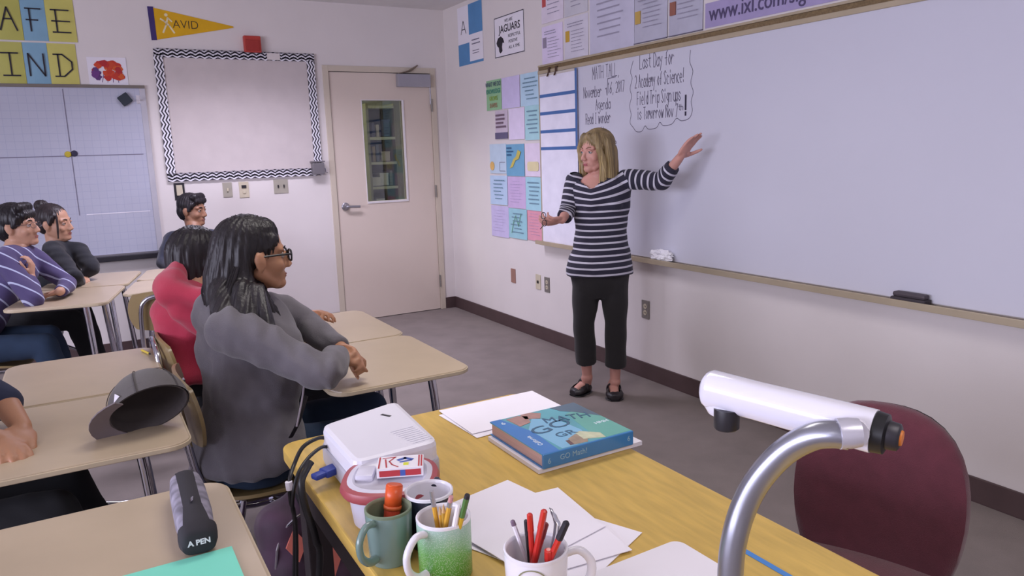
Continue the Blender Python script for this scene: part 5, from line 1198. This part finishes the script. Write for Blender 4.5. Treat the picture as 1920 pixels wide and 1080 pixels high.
# ---------------------------------------------------------------- seated pupils
def pupil(lb, root, J, hc, hfwd, hip, chest, neck, S, F, k, skinm, hairm, iris, cloth, jeans, hair_fn, hands=(), shirt_attr=None, wd=1.0, o=.014, vox=.0055, cuffk=.034, hood=None, hup=(0,0,1), head_k=.97, shirt_name='hoodie', fold=.006, sleeve_to=.93, legs=True):
    t = empty('person', root, 0, lb, 'person'); H = frame(hfwd, hup); S = V3(S).normalized(); F = V3(F).normalized(); hc, hip, chest, neck = V3(hc), V3(hip), V3(chest), V3(neck)
    b = Blob(); head_prims(b, hc, H, head_k, neck, .050); b.loft(torso_secs(hip, chest, neck, S, F, k, -.006, wd)); arm_prims(b, J, k); leg_prims(b, J, k, -.004)
    for hd in hands: hand_prims(b, *hd[0], **hd[1])
    if legs:
        for q in 'LR': an = V3(J['an'+q]); b.cap(an, V3((an.x,an.y,.05)), .034*k, .034*k); b.cap(V3((an.x,an.y,.05)), V3((an.x,an.y,.04))+F*.12, .034*k, .024*k)
    link('body', b.mesh(vox, 4), skinm, t, world=True)
    face_parts(t, hc, H, head_k, iris, mat('brown_rose_lips', (158,98,90), .45), hairm, skinm)
    P = lambda x, y, z: hc + H @ (V3((x,y,z))*head_k)
    hair_fn(t, P, H, hc, hairm)
    b = Blob(); b.loft(torso_secs(hip, chest, neck, S, F, k, o, wd, lo=-.12)); arm_prims(b, J, k, o, sleeve_to, cuffk, end=False, neck=neck)
    if hood:
        for h_ in hood: b.chain(*h_)
    link(shirt_name, b.mesh(max(vox, .007), 14, disp=folds(fold,13,int(abs(hip.y)*100)), attr=shirt_attr), cloth, t, world=True)
    if legs:
        b = Blob(); b.loft([(hip-V3((0,0,.10*k)), S*.15*k, F*.11*k), (hip-V3((0,0,.01)), S*.162*k*wd, F*.116*k*wd), (hip.lerp(chest,.15), S*.135*k*wd, F*.095*k*wd)]); leg_prims(b, J, k, .010, .95, end=False, cuff=.055*k)
        link('trousers', b.mesh(.009, 5, disp=folds(.005,12,4)), jeans, t, world=True)
        for q in 'LR':
            an = V3(J['an'+q]); sec, d, s_ = shoe_mesh(V3((an.x,an.y,0))-F*.03, V3((an.x,an.y,0))+F*.17, 1.05); b = Blob(); b.loft(sec); b.cap(V3((an.x,an.y,.05)), V3((an.x,an.y,.085)), .04, .042, end1=False)
            so = link('shoe', b.mesh(.007, 3), mat('dark_sneaker', (44,42,50), .6), t, world=True); link('sole', loftbm([(V3((c.x,c.y,.009)), a_*1.05, V3((0,0,.009))) for c, a_, z_ in sec], 16), mat('pale_sole', (170,168,172), .7), so, world=True)
    return t, P, H
def short_hair(fringe=.0, volume=1.0):
    def fn(t, P, H, hc, m):
        v = volume; b = Blob(); b.ell(P(-.020,0,.046), (.096*v,.083*v,.084*v), H, 30); b.ell(P(-.045,0,-.005), (.070*v,.079*v,.078), H)
        for s in (-1,1): b.cap(P(.035,s*.066,.045), P(.012,s*.074,.0), .020, .012)
        b.cap(P(.066,-.045,.072-fringe), P(.066,.045,.072-fringe), .021, .021); b.cap(P(.045,-.05,.10), P(.045,.05,.10), .028, .028)
        link('hair', b.mesh(.0055, 4, disp=strands(hc, .0018, 26)), m, t, world=True)
    return fn
sk1 = skin('tan_skin', (176,128,98)); sk2 = skin('light_tan_skin', (196,150,124)); sk3 = skin('brown_skin', (150,108,84))
m_blk = hair_mat('black_hair', (34,30,34)); m_dkb = hair_mat('dark_brown_hair', (48,40,42)); m_jean = mat('dark_blue_denim', (34,52,76), .9, var=.12, bump=.2, bscale=500); m_blkj = mat('black_denim', (30,31,36), .9, var=.1)
X_, Y_ = V3((1,0,0)), V3((0,1,0))

# girl in the grey hoodie
m_gh = mat('grey_hoodie_fleece', (98,94,100), .95, var=.10, scale=14, sheen=.25, bump=.35, bscale=320)
dirg = V3((.93,.37,0)).normalized(); sdg = V3((-.37,.93,0)).normalized()
Jg = dict(shR=(-2.636,-4.015,0.949), elR=(-2.427,-4.241,0.838), wrR=(-2.345,-4.076,0.840), shL=(-2.442,-3.745,0.925), elL=(-2.347,-3.741,0.870), wrL=(-2.306,-3.994,0.837),
          hpR=(-2.58,-3.96,.53), hpL=(-2.56,-3.78,.53), knR=(-2.16,-3.99,.53), knL=(-2.14,-3.74,.53), anR=(-2.14,-4.0,.09), anL=(-2.12,-3.74,.09))
hcg = V3((-2.514,-3.856,1.143))
def hair_g(t, P, H, hc, m):
    b = Blob(); b.ell(P(-.028,0,.044), (.102,.083,.090), H, 30); b.ell(P(.018,0,.080), (.052,.062,.042), H)
    b.chain([P(-.06,0,.04), P(-.085,0,-.06), P(-.10,0,-.13), P(-.11,0,-.18)], (.075,.078,.070,.045))
    b.chain([P(-.05,-.04,.03), P(-.068,-.055,-.04), P(-.065,-.072,-.12), P(-.060,-.095,-.20), P(-.03,-.125,-.27)], (.05,.036,.042,.036,.018))
    b.chain([P(-.02,.05,.03), P(-.05,.068,-.04), P(-.07,.075,-.14), P(-.09,.07,-.22)], (.05,.040,.045,.03))
    b.chain([P(-.03,-.03,-.10), P(.0,-.05,-.16), P(.03,-.06,-.20)], (.04,.03,.022))
    b.chain([(-2.630,-3.914,1.055), (-2.649,-4.006,0.984), (-2.653,-4.073,0.935)], (.042,.034,.012)); b.chain([(-2.586,-3.962,1.057), (-2.597,-4.044,0.976), (-2.602,-4.105,0.894)], (.034,.028,.007)); b.chain([(-2.547,-3.975,1.049), (-2.541,-4.065,0.971), (-2.524,-4.140,0.913)], (.030,.024,.007))
    b.chain([P(.040,-.056,.055), P(.020,-.072,.030)], (.020,.010))
    link('hair', b.mesh(.0055, 5, disp=strands(hc, .0022, 30)), m, t, world=True)
    for i in range(16):
        a = i/15; y = -.11+.16*a; r = random.uniform(.006,.011)
        p0, p1, p2, p3 = P(-.08-.03*a,y*.8,-.02), P(-.115-.04*a,y*1.05,-.09), P(-.125-.03*a,y*1.1,-.14), P(-.12-.03*a+random.uniform(-.01,.02),y*1.2,-.17-.03*random.random())
        link('hair_lock', tubem([p0,p1,p2,p3], [r]*14+[r*.75]*3+[r*.3]*2, smooth=6, seg=8, flat=.6), m, t, world=True, smooth=True)
hood_g = [([(-2.614,-3.616,0.959), (-2.644,-3.785,0.960), (-2.631,-3.932,0.968), (-2.594,-4.037,0.963)], (.055,.070,.060,.038)), ([(-2.606,-3.615,0.980), (-2.527,-3.571,0.963), (-2.458,-3.662,0.941)], (.05,.045,.035)), ([(-2.640,-3.739,0.969), (-2.654,-3.770,0.897)], (.055,.04))]
tg, Pg, Hg = pupil('girl in a grey hoodie and glasses with long black hair, largest pupil in front', (-2.58,-3.87,0), Jg, hcg, (.99,.07,-.01), (-2.60,-3.90,.55), (-2.551,-3.864,0.787), (-2.550,-3.821,0.992), sdg, dirg, .97, sk1, m_blk, (40,28,24), m_gh, m_jean, hair_g,
   hands=[((Jg['wrR'], V3((-2.270,-4.029,0.823))-V3(Jg['wrR']), (.0,.3,-1), -1), dict(curl=.75, k=.9)), ((Jg['wrL'], V3((-2.274,-4.062,0.824))-V3(Jg['wrL']), (-.3,-.8,-.4), 1), dict(curl=.85, k=.9))],
   wd=1.22, o=.020, hood=hood_g, cuffk=.036, fold=.011, sleeve_to=.97)
glasses(tg, hcg, Hg, .97, m_black, w=.025, h=.018, th=.0032)
link('drawstring', tubem([(-2.453,-4.111,0.830), (-2.477,-4.158,0.765), (-2.508,-4.181,0.681)], .003, seg=6, smooth=4), mat('pale_cord', (150,140,146), .8), tg, world=True)
link('shoulder_bag_strap', tubem([(-2.466,-4.154,0.758), (-2.499,-4.172,0.692), (-2.522,-4.157,0.644)], .010, seg=8, smooth=4, flat=.3), m_black, tg, world=True)

# child in the red hoodie
m_rh = mat('red_hoodie_fleece', (176,48,74), .95, var=.08, scale=12, sheen=.3, bump=.35, bscale=320)
Jr = dict(shR=(-2.686,-3.328,0.905), elR=(-2.501,-3.421,0.743), wrR=(-2.281,-3.365,0.831), shL=(-2.521,-3.089,0.930), elL=(-2.357,-3.139,0.806), wrL=(-2.216,-3.255,0.807),
          hpR=(-2.60,-3.30,.52), hpL=(-2.60,-3.12,.52), knR=(-2.20,-3.33,.52), knL=(-2.20,-3.1,.52), anR=(-2.18,-3.33,.09), anL=(-2.18,-3.1,.09))
hcr = V3((-2.590,-3.101,1.074))
def hair_r(t, P, H, hc, m):
    b = Blob(); b.ell(P(-.018,0,.034), (.100,.088,.090), H, 30); b.chain([P(-.05,0,.02), P(-.06,0,-.07), P(-.055,0,-.14)], (.085,.080,.055)); 
    for s in (-1,1): b.chain([P(.0,s*.06,.03), P(-.01,s*.070,-.05), P(-.02,s*.062,-.10)], (.038,.036,.024))
    link('hair', b.mesh(.006, 4, disp=strands(hc, .0025, 22)), m, t, world=True)
hood_r = [([(-2.710,-3.248,0.996), (-2.706,-3.306,0.954), (-2.627,-3.399,0.949)], (.048,.058,.040)), ([(-2.683,-3.173,1.035), (-2.716,-3.249,0.977)], (.032,.050)), ([(-2.699,-3.118,0.977), (-2.620,-3.052,0.948), (-2.535,-3.099,0.955)], (.052,.05,.04))]
tr_, Pr, Hr = pupil('child in a bright red hoodie seen from behind, beyond the grey hoodie girl', (-2.6,-3.2,0), Jr, hcr, (.90,.42,.0), (-2.700,-3.232,0.659), (-2.664,-3.185,0.867), (-2.621,-3.165,0.962), V3((-.42,.9,0)), V3((.9,.42,0)), .88, sk1, m_blk, (40,28,24), m_rh, m_blkj, hair_r, head_k=.86,
   hands=[((Jr['wrR'], V3((-2.208,-3.340,0.816))-V3(Jr['wrR']), (.1,.2,-1), -1), dict(curl=.6, k=.85)), ((Jr['wrL'], V3((-2.167,-3.304,0.818))-V3(Jr['wrL']), (.0,-.5,-.8), 1), dict(curl=.7, k=.85))], hood=hood_r, o=.018, fold=.010)

# boy in navy at the back
m_nv = mat('navy_sweatshirt', (44,48,66), .95, var=.08, sheen=.2, bump=.3, bscale=300)
hcb = V3((-2.268,-0.387,1.086)); vt = V3((-.14,-.99,0)); Sb = V3((.99,-.14,0))
Jb = dict(shL=(-2.137,-0.529,0.884), elL=(-2.129,-0.743,0.727), wrL=(-2.309,-0.885,0.678), shR=(-2.420,-0.297,0.880), elR=(-2.509,-0.465,0.734), wrR=(-2.403,-0.830,0.681),
          hpL=(-2.33,-.42,.51), hpR=(-2.52,-.44,.51), knL=(-2.36,-.80,.52), knR=(-2.56,-.82,.52), anL=(-2.38,-.82,.09), anR=(-2.58,-.84,.09))
pupil('boy in a navy sweatshirt with short black hair, seated against the back wall', (-2.43,-.42,0), Jb, hcb, (.78,-.62,-.05), (-2.42,-.42,.53), (-2.296,-0.469,0.736), (-2.273,-0.442,0.927), Sb, vt, .97, sk3, m_blk, (40,28,24), m_nv, m_blkj, short_hair(0,.98),
   hands=[((Jb['wrL'], (-.8,-.4,0), (0,0,-1), -1), dict(curl=.4, k=.9)), ((Jb['wrR'], (.8,-.4,0), (0,0,-1), 1), dict(curl=.4, k=.9))], shirt_name='sweatshirt', vox=.006)

# boy in glasses with the striped sweater
m_sw = stripe_mat('plum_blue_stripes', (76,66,108), (180,186,214), .062, .13)
hcs = V3((-3.280,-1.406,1.120)); Fs = V3((.98,-.20,0)); Ss = V3((.20,.98,0))
Js = dict(shR=(-3.349,-1.600,0.961), elR=(-3.237,-1.798,0.773), wrR=(-3.241,-1.635,0.863), shL=(-3.232,-1.390,0.938), elL=(-3.080,-1.531,0.795), wrL=(-3.119,-1.722,0.784),
          hpR=(-3.66,-1.68,.52), hpL=(-3.62,-1.5,.52), knR=(-3.22,-1.80,.53), knL=(-3.2,-1.56,.53), anR=(-3.1,-1.82,.09), anL=(-3.1,-1.6,.09))
ar0 = np.array(V3((-3.312,-1.560,0.861)))
def run_sw(co): return co@np.array([.62,.42,.66])
ts, Ps, Hs = pupil('boy in glasses wearing a purple and blue striped sweater at the left edge', (-3.5,-1.6,0), Js, hcs, (.80,-.34,.06), (-3.56,-1.58,.54), (-3.332,-1.493,0.849), (-3.300,-1.429,1.010), Ss, Fs, .92, sk2, m_blk, (40,28,24), m_sw, m_jean, short_hair(.012,1.04),
   hands=[((Js['wrR'], (.15,.12,.9), (-.8,.3,.2), 1), dict(curl=.85, k=.88)), ((Js['wrL'], V3((-3.182,-1.604,0.765))-V3(Js['wrL']), (0,0,-1), 1), dict(curl=.15, k=.88))], shirt_attr=run_sw, shirt_name='sweater', vox=.006, sleeve_to=.92)
glasses(ts, hcs, Hs, .97, mat('thin_grey_frame', (90,88,96), .3, .6), w=.023, h=.015, th=.0012)

# girl with the bun
m_bj = mat('black_jacket', (30,32,40), .9, var=.1, sheen=.15, bump=.3, bscale=250)
hcn = V3((-3.120,-0.859,1.089)); Fn_ = V3((.98,-.2,0)); Sn_ = V3((.2,.98,0))
Jn = dict(shR=(-3.149,-1.051,0.937), elR=(-3.049,-1.314,0.799), wrR=(-3.028,-1.197,0.743), shL=(-3.018,-0.886,0.909), elL=(-2.951,-1.075,0.809), wrL=(-3.025,-1.043,0.760),
          hpR=(-3.50,-1.08,.52), hpL=(-3.46,-.92,.52), knR=(-3.08,-1.18,.53), knL=(-3.04,-.96,.53), anR=(-2.98,-1.2,.09), anL=(-2.96,-.98,.09))
def hair_n(t, P, H, hc, m):
    b = Blob(); b.ell(P(-.022,0,.040), (.094,.080,.084), H, 28); b.ell(P(-.05,0,-.005), (.06,.074,.07), H)
    for s in (-1,1): b.cap(P(.03,s*.062,.05), P(.0,s*.072,-.005), .018, .012)
    link('hair', b.mesh(.0055, 4, disp=strands(hc, .0012, 30)), m, t, world=True)
    b = Blob(); b.ell(P(-.085,.02,.105), (.040,.042,.038)); link('hair_bun', b.mesh(.006, 3, disp=strands(P(-.085,.02,.105), .003, 9)), m, t, world=True)
    link('hair_lock', tubem([P(.055,-.066,.05), P(.058,-.074,-.02), P(.05,-.07,-.09)], [.008]*6+[.005]*3+[.002]*1, smooth=3, seg=8, flat=.5), m, t, world=True, smooth=True)
pupil('girl in a black jacket with dark hair tied in a bun, leaning on her desk', (-3.35,-.98,0), Jn, hcn, (.80,-.46,-.03), (-3.40,-.98,.54), (-3.131,-0.894,0.786), (-3.128,-0.860,0.956), Sn_, Fn_, .90, sk2, m_dkb, (40,28,24), m_bj, m_blkj, hair_n,
   hands=[((Jn['wrR'], (.2,.9,0), (0,0,-1), 1), dict(curl=.4, k=.85)), ((Jn['wrL'], (.2,-.9,0), (0,0,-1), -1), dict(curl=.4, k=.85))], hup=(-.10,.0,1), shirt_name='jacket', vox=.006, fold=.007)

# pupil cut off by the left edge: forearms on the desk with the cap
m_nt = mat('navy_tee', (46,52,76), .95, var=.08)
Je = dict(shL=(-3.47,-3.78,1.00), elL=(-3.214,-3.900,0.820), wrL=(-3.171,-4.011,0.770), shR=(-3.50,-4.16,.98), elR=(-3.285,-4.114,0.790), wrR=(-3.218,-4.067,0.770),
          hpR=(-3.62,-4.10,.52), hpL=(-3.60,-3.92,.52), knR=(-3.12,-4.12,.56), knL=(-3.1,-3.9,.56), anR=(-2.98,-4.14,.09), anL=(-2.96,-3.9,.09))
pupil('person at the left edge in a navy top, only forearms visible on the desk', (-3.58,-4.0,0), Je, (-3.49,-3.98,1.205), (1,.2,-.1), (-3.60,-4.0,.54), (-3.56,-3.98,.90), (-3.53,-3.98,1.06), Y_, X_, .95, sk1, m_blk, (40,28,24), m_nt, m_blkj, short_hair(),
   hands=[((Je['wrL'], V3((-3.172,-4.122,0.755))-V3(Je['wrL']), (-.4,0,-1), -1), dict(curl=.35, k=.95)), ((Je['wrR'], V3((-3.181,-4.153,0.757))-V3(Je['wrR']), (-.2,0,-1), 1), dict(curl=.45, k=.95))], shirt_name='tee_shirt', sleeve_to=.15, cuffk=.05, o=.016)

bpy.data.scenes.remove(TMP)
